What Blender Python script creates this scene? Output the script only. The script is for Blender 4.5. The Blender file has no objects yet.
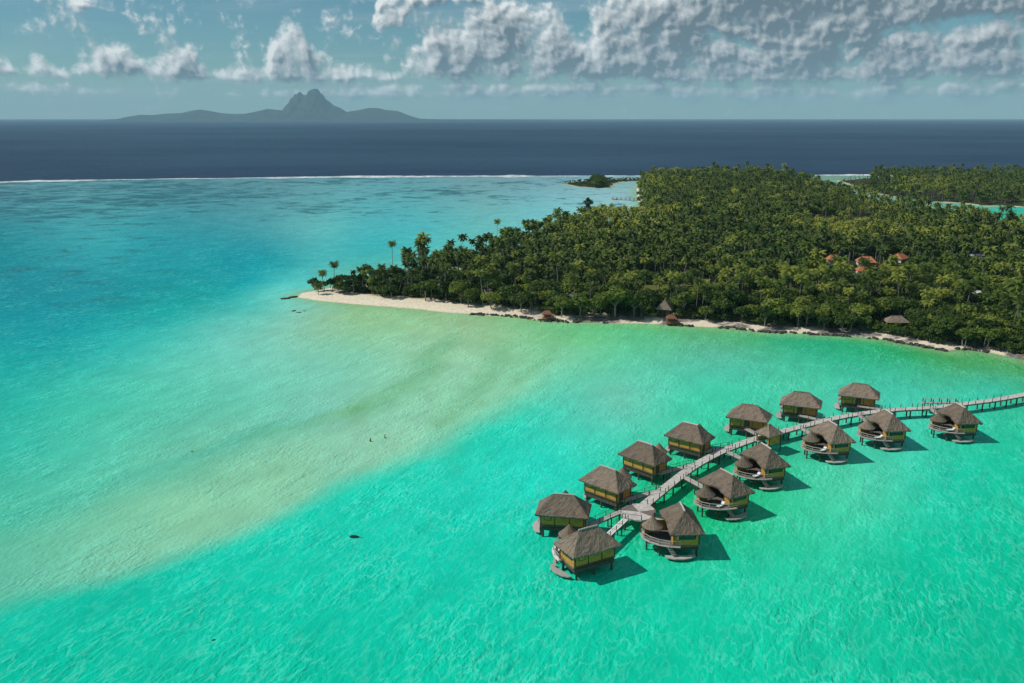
import bpy, math, random
import numpy as np
from mathutils import Vector, Matrix
R = math.radians
rnd = random.Random(7)
rng = np.random.default_rng(11)
S = bpy.context.scene
COL = S.collection

# ------------------------------------------------------------------ camera
F, H, TH = 880.0, 72.0, R(14.29)
cam_d = bpy.data.cameras.new("camera")
cam = bpy.data.objects.new("camera", cam_d)
COL.objects.link(cam)
cam_d.sensor_width = 36
cam_d.lens = 36 * F / 1024
cam_d.clip_start = 1
cam_d.clip_end = 200000
cam.location = (0, 0, H)
cam.rotation_euler = (R(90) - TH, 0, 0)
S.camera = cam

def un(u, v, z=0.0):
    """a bearing of the survey turned into a place on the level z"""
    x, y = (u - 512) / F, (341.5 - v) / F
    d = (x, math.cos(TH) + y * math.sin(TH), -math.sin(TH) + y * math.cos(TH))
    t = (z - H) / d[2]
    return Vector((d[0] * t, d[1] * t, z))

def proj(x, y, z):
    c, s = math.cos(TH), math.sin(TH)
    zz = z - H
    dep = y * c - zz * s
    up = y * s + zz * c
    dep = np.maximum(dep, 1.0)
    return 512 + F * x / dep, 341.5 - F * up / dep, dep

# ------------------------------------------------------------------ materials
def mat(name):
    m = bpy.data.materials.new(name)
    m.use_nodes = True
    nt = m.node_tree
    nt.nodes.clear()
    return m, nt

class N:
    """small helper round a node tree"""
    def __init__(s, nt): s.t = nt
    def new(s, typ, **kw):
        n = s.t.nodes.new(typ)
        for k, v in kw.items():
            if k[0] == '_':
                n.inputs[k[1:].replace('_', ' ')].default_value = v
            else:
                setattr(n, k, v)
        return n
    def link(s, a, b): s.t.links.new(a, b)
    def math(s, op, a, b=None, c=None, clamp=False):
        n = s.new('ShaderNodeMath', operation=op, use_clamp=clamp)
        for i, q in enumerate((a, b, c)):
            if q is None: continue
            if isinstance(q, (int, float)): n.inputs[i].default_value = q
            else: s.link(q, n.inputs[i])
        return n.outputs[0]
    def mix(s, fac, a, b, blend='MIX'):
        n = s.new('ShaderNodeMix', data_type='RGBA', blend_type=blend)
        for i, q in ((0, fac), (6, a), (7, b)):
            if isinstance(q, (int, float)): n.inputs[i].default_value = q
            elif isinstance(q, (tuple, list)): n.inputs[i].default_value = (*q[:3], 1)
            else: s.link(q, n.inputs[i])
        return n.outputs[2]
    def ramp(s, v, lo, hi, a=0.0, b=1.0, kind='SMOOTHSTEP'):
        n = s.new('ShaderNodeMapRange', interpolation_type=kind)
        s.link(v, n.inputs[0])
        for i, q in ((1, lo), (2, hi), (3, a), (4, b)): n.inputs[i].default_value = q
        return n.outputs[0]
    def noise(s, vec, scale, detail=4.0, rough=0.55, dist=0.0):
        n = s.new('ShaderNodeTexNoise')
        n.inputs['Scale'].default_value = scale
        n.inputs['Detail'].default_value = detail
        n.inputs['Roughness'].default_value = rough
        n.inputs['Distortion'].default_value = dist
        if vec is not None: s.link(vec, n.inputs['Vector'])
        return n.outputs[0]
    def mapping(s, vec, sc=(1, 1, 1), rot=(0, 0, 0), loc=(0, 0, 0)):
        n = s.new('ShaderNodeMapping')
        s.link(vec, n.inputs[0])
        n.inputs['Scale'].default_value = sc
        n.inputs['Rotation'].default_value = rot
        n.inputs['Location'].default_value = loc
        return n.outputs[0]

def along(k, pos, bearing, sx, sy):
    """world places turned so that y runs along the bearing, then stretched"""
    return k.mapping(k.mapping(pos, (1, 1, 1), (0, 0, R(bearing))), (sx, sy, 1))

def principled(k, color, rough=0.8, spec=0.3, normal=None):
    p = k.new('ShaderNodeBsdfPrincipled')
    if isinstance(color, (tuple, list)): p.inputs['Base Color'].default_value = (*color[:3], 1)
    else: k.link(color, p.inputs['Base Color'])
    if isinstance(rough, (int, float)): p.inputs['Roughness'].default_value = rough
    else: k.link(rough, p.inputs['Roughness'])
    p.inputs['Specular IOR Level'].default_value = spec
    if normal is not None: k.link(normal, p.inputs['Normal'])
    o = k.new('ShaderNodeOutputMaterial')
    k.link(p.outputs[0], o.inputs[0])
    return p

def bump(k, h, strength=0.5, dist=0.1):
    b = k.new('ShaderNodeBump')
    b.inputs['Strength'].default_value = strength
    b.inputs['Distance'].default_value = dist
    k.link(h, b.inputs['Height'])
    return b.outputs[0]

def plain(name, c1, c2, scale=3.0, rough=0.8, spec=0.25, bmp=0.3, stretch=(1, 1, 1), vary=0.25):
    """worn surface: two tones through noise, plus a tone of its own per object"""
    m, nt = mat(name)
    k = N(nt)
    tc = k.new('ShaderNodeTexCoord').outputs['Object']
    v = k.mapping(tc, stretch)
    n = k.noise(v, scale, 6, 0.65)
    f = k.ramp(n, 0.3, 0.7)
    col = k.mix(f, c1, c2)
    r = k.new('ShaderNodeObjectInfo').outputs['Random']
    br = k.math('MULTIPLY_ADD', r, vary, 1 - vary / 2)
    hs = k.new('ShaderNodeHueSaturation')
    k.link(col, hs.inputs['Color'])
    k.link(br, hs.inputs['Value'])
    principled(k, hs.outputs[0], rough, spec, bump(k, n, bmp, 0.05))
    return m

M = {}
M['timber'] = plain('weathered_timber', (.34, .31, .285), (.52, .49, .455), 6, stretch=(1, 6, 1))
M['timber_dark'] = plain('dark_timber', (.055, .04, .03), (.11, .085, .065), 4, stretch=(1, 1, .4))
M['deck_brown'] = plain('brown_deck_boards', (.12, .095, .085), (.21, .175, .155), 5, stretch=(8, 1, 1))
M['white'] = plain('white_painted_timber', (.66, .63, .58), (.80, .78, .74), 5, vary=.1)
M['edge_grey'] = plain('greyed_edge_boards', (.34, .31, .29), (.47, .44, .41), 5, vary=.1)
M['cushion'] = plain('white_cushion', (.75, .74, .72), (.82, .82, .8), 5, vary=.05)
M['orange_wood'] = plain('varnished_red_wood', (.22, .07, .03), (.36, .13, .055), 4)
M['hut_roof'] = plain('brown_red_roof', (.14, .06, .035), (.24, .11, .07), 3)
M['orange_tile'] = plain('orange_roof_sheet', (.36, .13, .055), (.47, .19, .09), 2.5)
M['pale_roof'] = plain('pale_roof_sheet', (.48, .48, .47), (.62, .62, .6), 1.5)
M['plaster'] = plain('plaster', (.55, .53, .48), (.66, .64, .6), 2)
M['grey_roof'] = plain('grey_shingles', (.14, .125, .115), (.21, .195, .18), 3)
M['glass'] = plain('dark_glass', (.012, .014, .016), (.02, .024, .026), 2, rough=.08, spec=.6, bmp=0)
M['rock'] = plain('dark_rock', (.035, .032, .03), (.11, .10, .09), 2.2, bmp=.9)
M['coral'] = plain('submerged_coral', (.012, .05, .05), (.03, .09, .08), 3, bmp=.6)
M['skin'] = plain('tanned_skin', (.20, .11, .07), (.26, .15, .10), 6, vary=0)
M['hair'] = plain('dark_hair', (.015, .012, .01), (.03, .022, .018), 6, vary=0)
M['swimwear'] = plain('dark_swimwear', (.015, .02, .03), (.03, .03, .04), 6, vary=0)
M['ray_skin'] = plain('dark_skin_of_ray', (.004, .022, .020), (.008, .035, .032), 4, rough=.5, vary=0)

def thatch_mat():
    m, nt = mat('palm_thatch')
    k = N(nt)
    uv = k.new('ShaderNodeUVMap', uv_map='slope').outputs[0]
    tc = k.new('ShaderNodeTexCoord').outputs['Object']
    st = k.noise(k.mapping(uv, (5.5, 0.55, 1)), 1.0, 5, 0.7)          # strands run down the slope
    co = k.noise(k.mapping(uv, (0.9, 2.4, 1)), 1.0, 3, 0.6, 0.6)       # courses
    bl = k.noise(tc, 0.55, 4, 0.6)
    r = k.new('ShaderNodeObjectInfo').outputs['Random']
    c = k.mix(k.ramp(st, .3, .72), (.065, .05, .04), (.37, .30, .235))
    c = k.mix(k.ramp(bl, .42, .64, 0, .65), c, (.25, .185, .13))
    c = k.mix(k.ramp(co, .5, .7, 0, .45), c, (.085, .07, .06))
    hs = k.new('ShaderNodeHueSaturation')
    k.link(c, hs.inputs['Color'])
    k.link(k.math('MULTIPLY_ADD', r, .48, .78), hs.inputs['Value'])
    h = k.math('ADD', st, k.math('MULTIPLY', co, .6))
    principled(k, hs.outputs[0], .95, .1, bump(k, h, 1.0, .22))
    return m
M['thatch'] = thatch_mat()
M['ridge'] = plain('pale_ridge_cap', (.42, .38, .34), (.58, .54, .5), 5, stretch=(1, 3, 1))

def bamboo_mat(name, a, b):
    m, nt = mat(name)
    k = N(nt)
    tc = k.new('ShaderNodeTexCoord').outputs['Object']
    w = k.noise(k.mapping(tc, (14, 14, 1.2)), 1.0, 4, .6)
    g = k.noise(tc, .8, 3, .6)
    c = k.mix(k.ramp(w, .35, .65), a, b)
    c = k.mix(k.ramp(g, .45, .7, 0, .5), c, tuple(x * .55 for x in a))
    principled(k, c, .7, .25, bump(k, w, .5, .03))
    return m
M['bamboo'] = bamboo_mat('yellow_bamboo', (.46, .215, .035), (.64, .34, .07))
M['bamboo_orange'] = bamboo_mat('orange_bamboo', (.44, .20, .025), (.62, .31, .05))

def leaf_mat(name, dark, mid, light, by_object, trans=.25):
    m, nt = mat(name)
    k = N(nt)
    if by_object: t = k.new('ShaderNodeObjectInfo').outputs['Random']
    else: t = k.new('ShaderNodeAttribute', attribute_name='tint').outputs['Fac']
    geo = k.new('ShaderNodeNewGeometry')
    n = k.noise(geo.outputs['Position'], .9, 3, .6)
    f = k.math('ADD', k.math('MULTIPLY', t, .75), k.math('MULTIPLY', n, .35))
    cr = k.new('ShaderNodeValToRGB')
    k.link(f, cr.inputs[0])
    e = cr.color_ramp.elements
    e[0].position, e[0].color = .12, (*dark, 1)
    e[1].position, e[1].color = .98, (*light, 1)
    x = e.new(.6); x.color = (*mid, 1)
    p = k.new('ShaderNodeBsdfPrincipled')
    k.link(cr.outputs[0], p.inputs['Base Color'])
    p.inputs['Roughness'].default_value = .5
    p.inputs['Specular IOR Level'].default_value = .15
    tr = k.new('ShaderNodeBsdfTranslucent')
    k.link(k.mix(1.0, cr.outputs[0], (1.3, 1.4, .5), 'MULTIPLY'), tr.inputs['Color'])
    mx = k.new('ShaderNodeMixShader')
    mx.inputs[0].default_value = trans
    k.link(p.outputs[0], mx.inputs[1]); k.link(tr.outputs[0], mx.inputs[2])
    o = k.new('ShaderNodeOutputMaterial')
    k.link(mx.outputs[0], o.inputs[0])
    return m
PALM = ((.028, .055, .012), (.105, .155, .026), (.33, .35, .06))
BROAD = ((.020, .046, .010), (.085, .135, .023), (.23, .27, .045))
for nm, c in (('palm', PALM), ('broad', BROAD)):
    M[nm] = leaf_mat(nm + '_leaf', *c, True)
    M[nm + '_mass'] = leaf_mat(nm + '_leaf_mass', *c, False)
M['ironwood'] = leaf_mat('ironwood_needles', (.022, .04, .012), (.04, .062, .018), (.055, .08, .022), True, .1)
M['bark'] = plain('palm_bark', (.16, .14, .115), (.30, .27, .23), 3, stretch=(1, 1, 3))

# ------------------------------------------------------------------ mesh helpers
class MB:
    def __init__(s): s.v, s.f, s.uv, s.mi = [], [], [], []
    def add(s, vs, fs, uvs=None, mi=0):
        o = len(s.v)
        s.v += [tuple(p) for p in vs]
        for i, f in enumerate(fs):
            s.f.append([o + j for j in f])
            s.uv.append(uvs[i] if uvs else None)
            s.mi.append(mi)
    def box(s, c, d, rz=0.0, mi=0):
        x, y, z = (q / 2 for q in d)
        ca, sa = math.cos(rz), math.sin(rz)
        vs = []
        for dz in (-z, z):
            for dx, dy in ((-x, -y), (x, -y), (x, y), (-x, y)):
                vs.append((c[0] + dx * ca - dy * sa, c[1] + dx * sa + dy * ca, c[2] + dz))
        s.add(vs, [(3, 2, 1, 0), (4, 5, 6, 7), (0, 1, 5, 4), (1, 2, 6, 5), (2, 3, 7, 6), (3, 0, 4, 7)], mi=mi)
    def tube(s, pts, rads, n=6, cap=True, mi=0):
        pts = [Vector(p) for p in pts]
        if isinstance(rads, (int, float)): rads = [rads] * len(pts)
        rings = []
        for i, p in enumerate(pts):
            d = (pts[min(i + 1, len(pts) - 1)] - pts[max(i - 1, 0)]).normalized()
            a = d.cross(Vector((0, 0, 1)) if abs(d.z) < .9 else Vector((1, 0, 0))).normalized()
            b = d.cross(a)
            rings.append([p + (a * math.cos(2 * math.pi * j / n) + b * math.sin(2 * math.pi * j / n)) * rads[i] for j in range(n)])
        vs = [q for r in rings for q in r]
        fs = [(i * n + j, i * n + (j + 1) % n, (i + 1) * n + (j + 1) % n, (i + 1) * n + j) for i in range(len(pts) - 1) for j in range(n)]
        if cap:
            fs.append(tuple(range(n))[::-1])
            fs.append(tuple((len(pts) - 1) * n + j for j in range(n)))
        s.add(vs, fs, mi=mi)
    def prism(s, poly, z0, z1, mi=0):
        n = len(poly)
        vs = [(*p[:2], z0) for p in poly] + [(*p[:2], z1) for p in poly]
        fs = [tuple(range(n))[::-1], tuple(range(n, 2 * n))] + [(i, (i + 1) % n, n + (i + 1) % n, n + i) for i in range(n)]
        s.add(vs, fs, mi=mi)
    def build(s, name, m=None, parent=None, smooth=False):
        me = bpy.data.meshes.new(name)
        me.from_pydata(s.v, [], s.f)
        ms = m if isinstance(m, (list, tuple)) else [m]
        for q in ms:
            if q: me.materials.append(q)
        if len(ms) > 1: me.polygons.foreach_set('material_index', s.mi)
        if any(u is not None for u in s.uv):
            l = me.uv_layers.new(name='slope')
            fl = []
            for f, u in zip(s.f, s.uv):
                fl += [c for q in (u or [(0, 0)] * len(f)) for c in q]
            l.data.foreach_set('uv', fl)
        if smooth: me.polygons.foreach_set('use_smooth', [True] * len(s.f))
        me.update()
        o = bpy.data.objects.new(name, me)
        COL.objects.link(o)
        if parent is not None: o.parent = parent
        return o

def tag(o, label=None, cat=None, group=None, kind=None):
    if label: o['label'] = label
    if cat: o['category'] = cat
    if group: o['group'] = group
    if kind: o['kind'] = kind
    return o

def empty(name, loc=(0, 0, 0), rz=0.0):
    o = bpy.data.objects.new(name, None)
    COL.objects.link(o)
    o.location = loc
    o.rotation_euler.z = rz
    o.empty_display_size = 1
    return o

KIDS = {}
def copy_tree(o, parent=None):
    c = o.copy()
    COL.objects.link(c)
    c.parent = parent
    if o.name not in KIDS: KIDS[o.name] = list(o.children)
    for ch in KIDS[o.name]: copy_tree(ch, c)
    return c

def np_mesh(name, verts, quads, mats, mi=None, attrs=None, smooth=False):
    """large mesh from arrays"""
    me = bpy.data.meshes.new(name)
    nv, nf = len(verts), len(quads)
    me.vertices.add(nv)
    me.vertices.foreach_set('co', np.ascontiguousarray(verts, np.float32).ravel())
    me.loops.add(nf * 4)
    me.loops.foreach_set('vertex_index', np.ascontiguousarray(quads, np.int32).ravel())
    me.polygons.add(nf)
    me.polygons.foreach_set('loop_start', np.arange(0, nf * 4, 4, dtype=np.int32))
    me.polygons.foreach_set('loop_total', np.full(nf, 4, np.int32))
    for m in mats: me.materials.append(m)
    if mi is not None: me.polygons.foreach_set('material_index', np.ascontiguousarray(mi, np.int32))
    if smooth: me.polygons.foreach_set('use_smooth', np.ones(nf, bool))
    for n, (typ, a) in (attrs or {}).items():
        at = me.attributes.new(n, typ, 'POINT')
        at.data.foreach_set('color' if typ == 'FLOAT_COLOR' else 'value', np.ascontiguousarray(a, np.float32).ravel())
    me.update(calc_edges=True)
    me.validate()
    o = bpy.data.objects.new(name, me)
    COL.objects.link(o)
    return o

def grid_quads(nr, nc):
    i = np.arange(nr - 1)[:, None] * nc + np.arange(nc - 1)[None, :]
    return np.stack([i, i + 1, i + nc + 1, i + nc], -1).reshape(-1, 4)

def vnoise(x, y, seed=0):
    """smooth value noise on arrays"""
    xi, yi = np.floor(x).astype(np.int64), np.floor(y).astype(np.int64)
    fx, fy = x - xi, y - yi
    fx, fy = fx * fx * (3 - 2 * fx), fy * fy * (3 - 2 * fy)
    def h(a, b):
        n = (a * 374761393 + b * 668265263 + seed * 974634777) & 0x7fffffff
        n = ((n ^ (n >> 13)) * 1274126177) & 0x7fffffff
        return ((n ^ (n >> 16)) & 0xffff) / 65535.0
    return (h(xi, yi) * (1 - fx) + h(xi + 1, yi) * fx) * (1 - fy) + (h(xi, yi + 1) * (1 - fx) + h(xi + 1, yi + 1) * fx) * fy
def fbm(x, y, oct=4, seed=0):
    s, a, t = 0, .5, 0
    for o in range(oct):
        s = s + a * vnoise(x * 2 ** o + 17 * o, y * 2 ** o - 9 * o, seed + o); t += a; a *= .5
    return s / t
def sstep(x, a, b):
    t = np.clip((x - a) / (b - a), 0, 1)
    return t * t * (3 - 2 * t)

# ------------------------------------------------------------------ shorelines
def G(pts, z=0): return [tuple(un(*p, z)[:2]) for p in pts]
front = G([(297, 297.5), (318, 301), (345, 303.5), (380, 306.5), (410, 309), (440, 312), (470, 314.5), (497, 316), (520, 317.5), (545, 321.5),
           (570, 322.5), (600, 323), (640, 324), (665, 325), (700, 327), (735, 329), (760, 332), (800, 334), (840, 336), (880, 339.5), (905, 344),
           (930, 348.5), (950, 352), (962, 349.5), (985, 352), (1000, 356), (1024, 361), (1100, 378), (1200, 400)])
back_tops = G([(645, 208), (600, 210), (560, 216), (520, 228), (480, 241)], 11) + G([(440, 250), (400, 258)], 10) + G([(365, 266)], 7.5) + G([(338, 274)], 5.5) + G([(314, 285)], 2.5)
island_poly = front + [(330, 215), (470, 260), (560, 420), (600, 640)] + G([(1100, 246), (1024, 236), (985, 230), (950, 224), (900, 214), (862, 205), (838, 197), (822, 190.5),
              (800, 184.5), (776, 180.5), (748, 178.9), (690, 178.8), (652, 180), (640, 184), (636, 190), (637, 199)]) + back_tops + G([(300, 293)])
motu_poly = G([(1150, 214), (1060, 208), (1024, 207), (1005, 206), (985, 206.5), (960, 203), (930, 202), (905, 199), (880, 194.5), (866, 191), (850, 185), (836, 181),
               (858, 179), (872, 177.6), (930, 177.4), (1024, 177.2), (1150, 177)]) + [(1350, 1000), (1250, 700)]
islet_poly = G([(563, 184), (575, 186.5), (592, 188), (605, 188.3), (613, 187), (610, 184.5), (622, 182), (648, 180.6), (646, 179.4), (618, 179.8), (596, 180.5), (574, 182)])

def sdist(px, py, poly):
    """signed distance, positive inside"""
    P = np.array(poly)
    Q = np.roll(P, -1, 0)
    d2 = np.full(px.shape, 1e18)
    ins = np.zeros(px.shape, bool)
    for (ax, ay), (bx, by) in zip(P, Q):
        ex, ey = bx - ax, by - ay
        t = np.clip(((px - ax) * ex + (py - ay) * ey) / (ex * ex + ey * ey + 1e-9), 0, 1)
        d2 = np.minimum(d2, (px - ax - t * ex) ** 2 + (py - ay - t * ey) ** 2)
        c = ((ay > py) != (by > py)) & (px < (bx - ax) * (py - ay) / (by - ay + 1e-12) + ax)
        ins ^= c
    return np.where(ins, 1, -1) * np.sqrt(d2)

def seg_dist(px, py, pts):
    d = np.full(px.shape, 1e18)
    for (ax, ay), (bx, by) in zip(pts[:-1], pts[1:]):
        ex, ey = bx - ax, by - ay
        t = np.clip(((px - ax) * ex + (py - ay) * ey) / (ex * ex + ey * ey + 1e-9), 0, 1)
        d = np.minimum(d, np.hypot(px - ax - t * ex, py - ay - t * ey))
    return d
# ------------------------------------------------------------------ lagoon and ocean
def lin(c):
    c = np.asarray(c, float) / 255
    return np.where(c <= .04045, c / 12.92, ((c + .055) / 1.055) ** 2.4)
NORTH = [
 (-80,187,75,125,140),(0,187,85,130,142),(250,183,88,135,147),(512,180,112,150,160),(640,180,130,165,170),
 (0,202,72,130,146),(120,200,76,142,152),(300,196,92,152,160),(485,205,110,170,172),(590,196,138,184,190),(625,205,148,194,196),
 (0,230,34,130,142),(150,235,38,146,157),(320,230,92,178,178),(450,230,85,180,180),(540,211,115,185,190),
 (-80,270,15,130,142),(0,270,14,130,142),(115,300,12,142,148),(200,262,22,150,158),(200,288,12,150,152),(100,240,52,158,166),(280,265,26,156,163),(370,250,52,172,174),(420,243,75,182,182),
 (20,330,12,150,156),(60,347,14,158,158),(120,340,40,178,170),(180,316,34,172,164),(250,284,26,164,168),(250,302,66,184,174),(280,290,92,200,190),(300,285,90,198,190),
 (300,315,132,195,170),(220,340,108,200,182),(160,370,82,195,172),(80,400,62,190,165),(20,400,38,178,160),(0,440,45,180,160),(-80,420,30,170,150),
 (350,312,146,190,140),(450,322,152,190,140),(520,328,134,194,138),(565,332,110,195,130),(400,330,148,200,150),(350,350,132,200,165),(430,347,152,202,162),
 (315,405,125,198,172),(250,400,105,198,170),(200,440,105,190,160),(100,470,90,195,165),(20,500,80,190,160),(-80,520,75,185,155),
 (380,440,142,200,165),(300,470,138,198,160),(200,520,140,202,163),(100,550,120,192,158),(20,590,102,187,157),(-80,620,95,185,155),(330,480,135,200,166),(220,532,130,198,164),(100,577,117,191,160),(440,437,142,205,170),(540,388,138,206,168),
 (430,390,142,202,164),(500,400,138,205,165),(540,370,135,208,165),(580,350,125,205,155),(640,330,95,190,125)]
SOUTH = [
 (-80,680,12,185,155),(20,630,14,190,160),(120,600,14,190,160),(240,555,18,200,170),(360,497,25,205,175),(460,452,35,205,175),(530,410,52,205,175),(598,378,98,202,168),(612,402,106,196,170),
 (640,342,90,195,145),(165,650,14,190,158),(400,610,14,197,165),(355,545,22,200,170),(500,670,14,194,160),(600,620,14,197,160),(700,610,18,199,160),
 (865,600,20,192,152),(980,640,10,185,146),(800,690,15,193,155),(620,424,84,205,176),(560,450,42,212,185),(560,490,30,208,180),(700,390,68,206,168),(715,357,86,182,150),
 (650,334,92,186,125),(740,337,84,176,116),(800,351,48,176,132),(850,350,42,172,122),(900,357,45,170,112),(960,364,70,165,100),(1010,377,72,168,112),
 (800,377,72,196,157),(900,377,62,190,155),(1000,385,60,186,150),(640,505,20,186,125),(700,472,25,190,130),(780,452,42,192,145),
 (860,482,75,206,166),(815,510,58,205,160),(940,480,35,200,165),(1000,440,32,196,156),(1010,500,20,195,155),(900,540,25,198,158),(990,422,46,195,155),
 (740,545,35,196,148),(690,580,24,200,160),(850,186,128,170,175),(950,204,110,170,162),(1000,212,40,176,152),(1040,212,30,176,156),(1110,460,25,190,150),(1110,650,10,180,140)]
def tps(ctrl):
    A = np.array(ctrl, float)
    P = A[:, :2] * (1, 1.7) / 300
    C = lin(A[:, 2:])
    def ker(r2): return np.where(r2 > 0, .5 * r2 * np.log(np.maximum(r2, 1e-12)), 0)
    n = len(P)
    d = ((P[:, None] - P[None]) ** 2).sum(-1)
    L = np.zeros((n + 3, n + 3))
    L[:n, :n] = ker(d) + 2e-3 * np.eye(n)
    L[:n, n] = 1; L[:n, n + 1:] = P
    L[n, :n] = 1; L[n + 1:, :n] = P.T
    W = np.linalg.solve(L, np.vstack([C, np.zeros((3, 3))]))
    lo, hi = C.min(0) * .8, C.max(0) * 1.02
    def ev(u, v):
        q = np.stack([u, v * 1.7], -1) / 300
        out = np.empty((len(q), 3))
        for i in range(0, len(q), 20000):
            b = q[i:i + 20000]
            K = ker(((b[:, None] - P[None]) ** 2).sum(-1))
            out[i:i + 20000] = K @ W[:n] + W[n] + b @ W[n + 1:]
        return np.clip(out, lo, hi)
    return ev
fN, fS = tps(NORTH), tps(SOUTH)
edge_px = np.array([(-300, 690), (0, 606), (100, 580), (220, 536), (340, 482), (440, 440), (500, 411), (560, 378), (605, 352), (640, 330), (700, 300), (900, 180)], float)

reef = sorted(G([(-400, 190), (-150, 185.6), (0, 182.3), (150, 179.4), (250, 178.2), (350, 177.2), (512, 176.4), (640, 176.1), (800, 175.6), (1024, 175.2), (1300, 175)]))
RX, RY = np.array([p[0] for p in reef]), np.array([p[1] for p in reef])
def reef_y(x): return np.interp(x, RX, RY)

nr, nc = 620, 560
ty = np.linspace(0, 1, nr)
yrow = -160 + 1330 * (ty ** 1.75)
s = np.linspace(-1, 1, nc)
X = s[None, :] * (np.maximum(yrow, 0) * .92 + 240)[:, None]
# the last row follows the reef
fr = (yrow + 160) / 1330
Y = -160 + fr[:, None] * (reef_y(X) + 160)
Z = np.zeros_like(X)
x, y = X.ravel(), Y.ravel()
u, v, dep = proj(x, y, 0 * x)
u = np.clip(u, -120, 1140); v = np.where(y < 60, 700, np.clip(v, 172, 700))
wu = u + (fbm(x / 22, y / 22, 4, 3) - .5) * 46 * np.clip((v - 170) / 300, .15, 1)
wv = v + (fbm(x / 26 + 50, y / 26, 4, 9) - .5) * 22 * np.clip((v - 170) / 300, .12, 1)
ev = np.interp(wu, edge_px[:, 0], edge_px[:, 1])
soft = np.interp(u, [0, 300, 480, 600, 700], [13, 13, 18, 36, 50])
kS = sstep(wv - ev, -soft, soft)
cN = fN(wu, wv); cS = fS(wu, wv)
c = cN * (1 - kS[:, None]) + cS * kS[:, None]
# darker weed lanes on the sand tongue
def lane(pts, w0, w1):
    d = np.full(u.shape, 1e9)
    for (a, b), (p, q) in zip(pts[:-1], pts[1:]):
        ex, ey = p - a, q - b
        t = np.clip(((wu - a) * ex + (wv - b) * ey) / (ex * ex + ey * ey), 0, 1)
        d = np.minimum(d, np.hypot(wu - a - t * ex, wv - b - t * ey))
    return 1 - sstep(d, w0, w1)
weed = .62 * lane([(448, 344), (436, 356), (415, 376), (392, 394), (362, 410)], 0, 21) + .52 * lane([(500, 350), (494, 362), (482, 384), (462, 408), (440, 424)], 0, 19) + .5 * lane([(556, 336), (552, 350), (540, 362), (515, 376)], 0, 15) + .42 * lane([(365, 407), (300, 425), (250, 440)], 1, 8)
weed *= (1 - kS)
c = c * (1 - weed[:, None]) + weed[:, None] * lin((112, 176, 126))
# a second, fainter step in the sand further out
e2 = np.interp(wu, [-200, 0, 130, 200, 260, 330, 400], [560, 513, 471, 451, 426, 402, 368])
st = sstep(wv - e2, -3, 4) * (1 - sstep(wv - e2, 6, 42)) * (1 - kS) * (1 - sstep(u, 250, 360))
c = c * (1 - .34 * st[:, None]) + .34 * st[:, None] * lin((45, 172, 148))
# coral flats behind the reef
coral = .85 * (1 - sstep(v, 190, 250)) * (1 - .5 * sstep(u, 260, 640)) + .33 * (1 - sstep(v, 270, 345)) * (1 - sstep(u, 90, 260))
coral = np.where(x > un(660, 200)[0], .25, np.clip(coral, 0, 1))
sdm = np.maximum(np.maximum(sdist(x, y, island_poly), sdist(x, y, motu_poly)), sdist(x, y, islet_poly))
shore = sstep(sdm, -9, 0)
c = c * (1 - .55 * shore[:, None]) + .55 * shore[:, None] * lin((142, 178, 116))
KAL = 0.97
col4 = np.concatenate([c / KAL, np.ones((len(c), 1))], 1)

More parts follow.
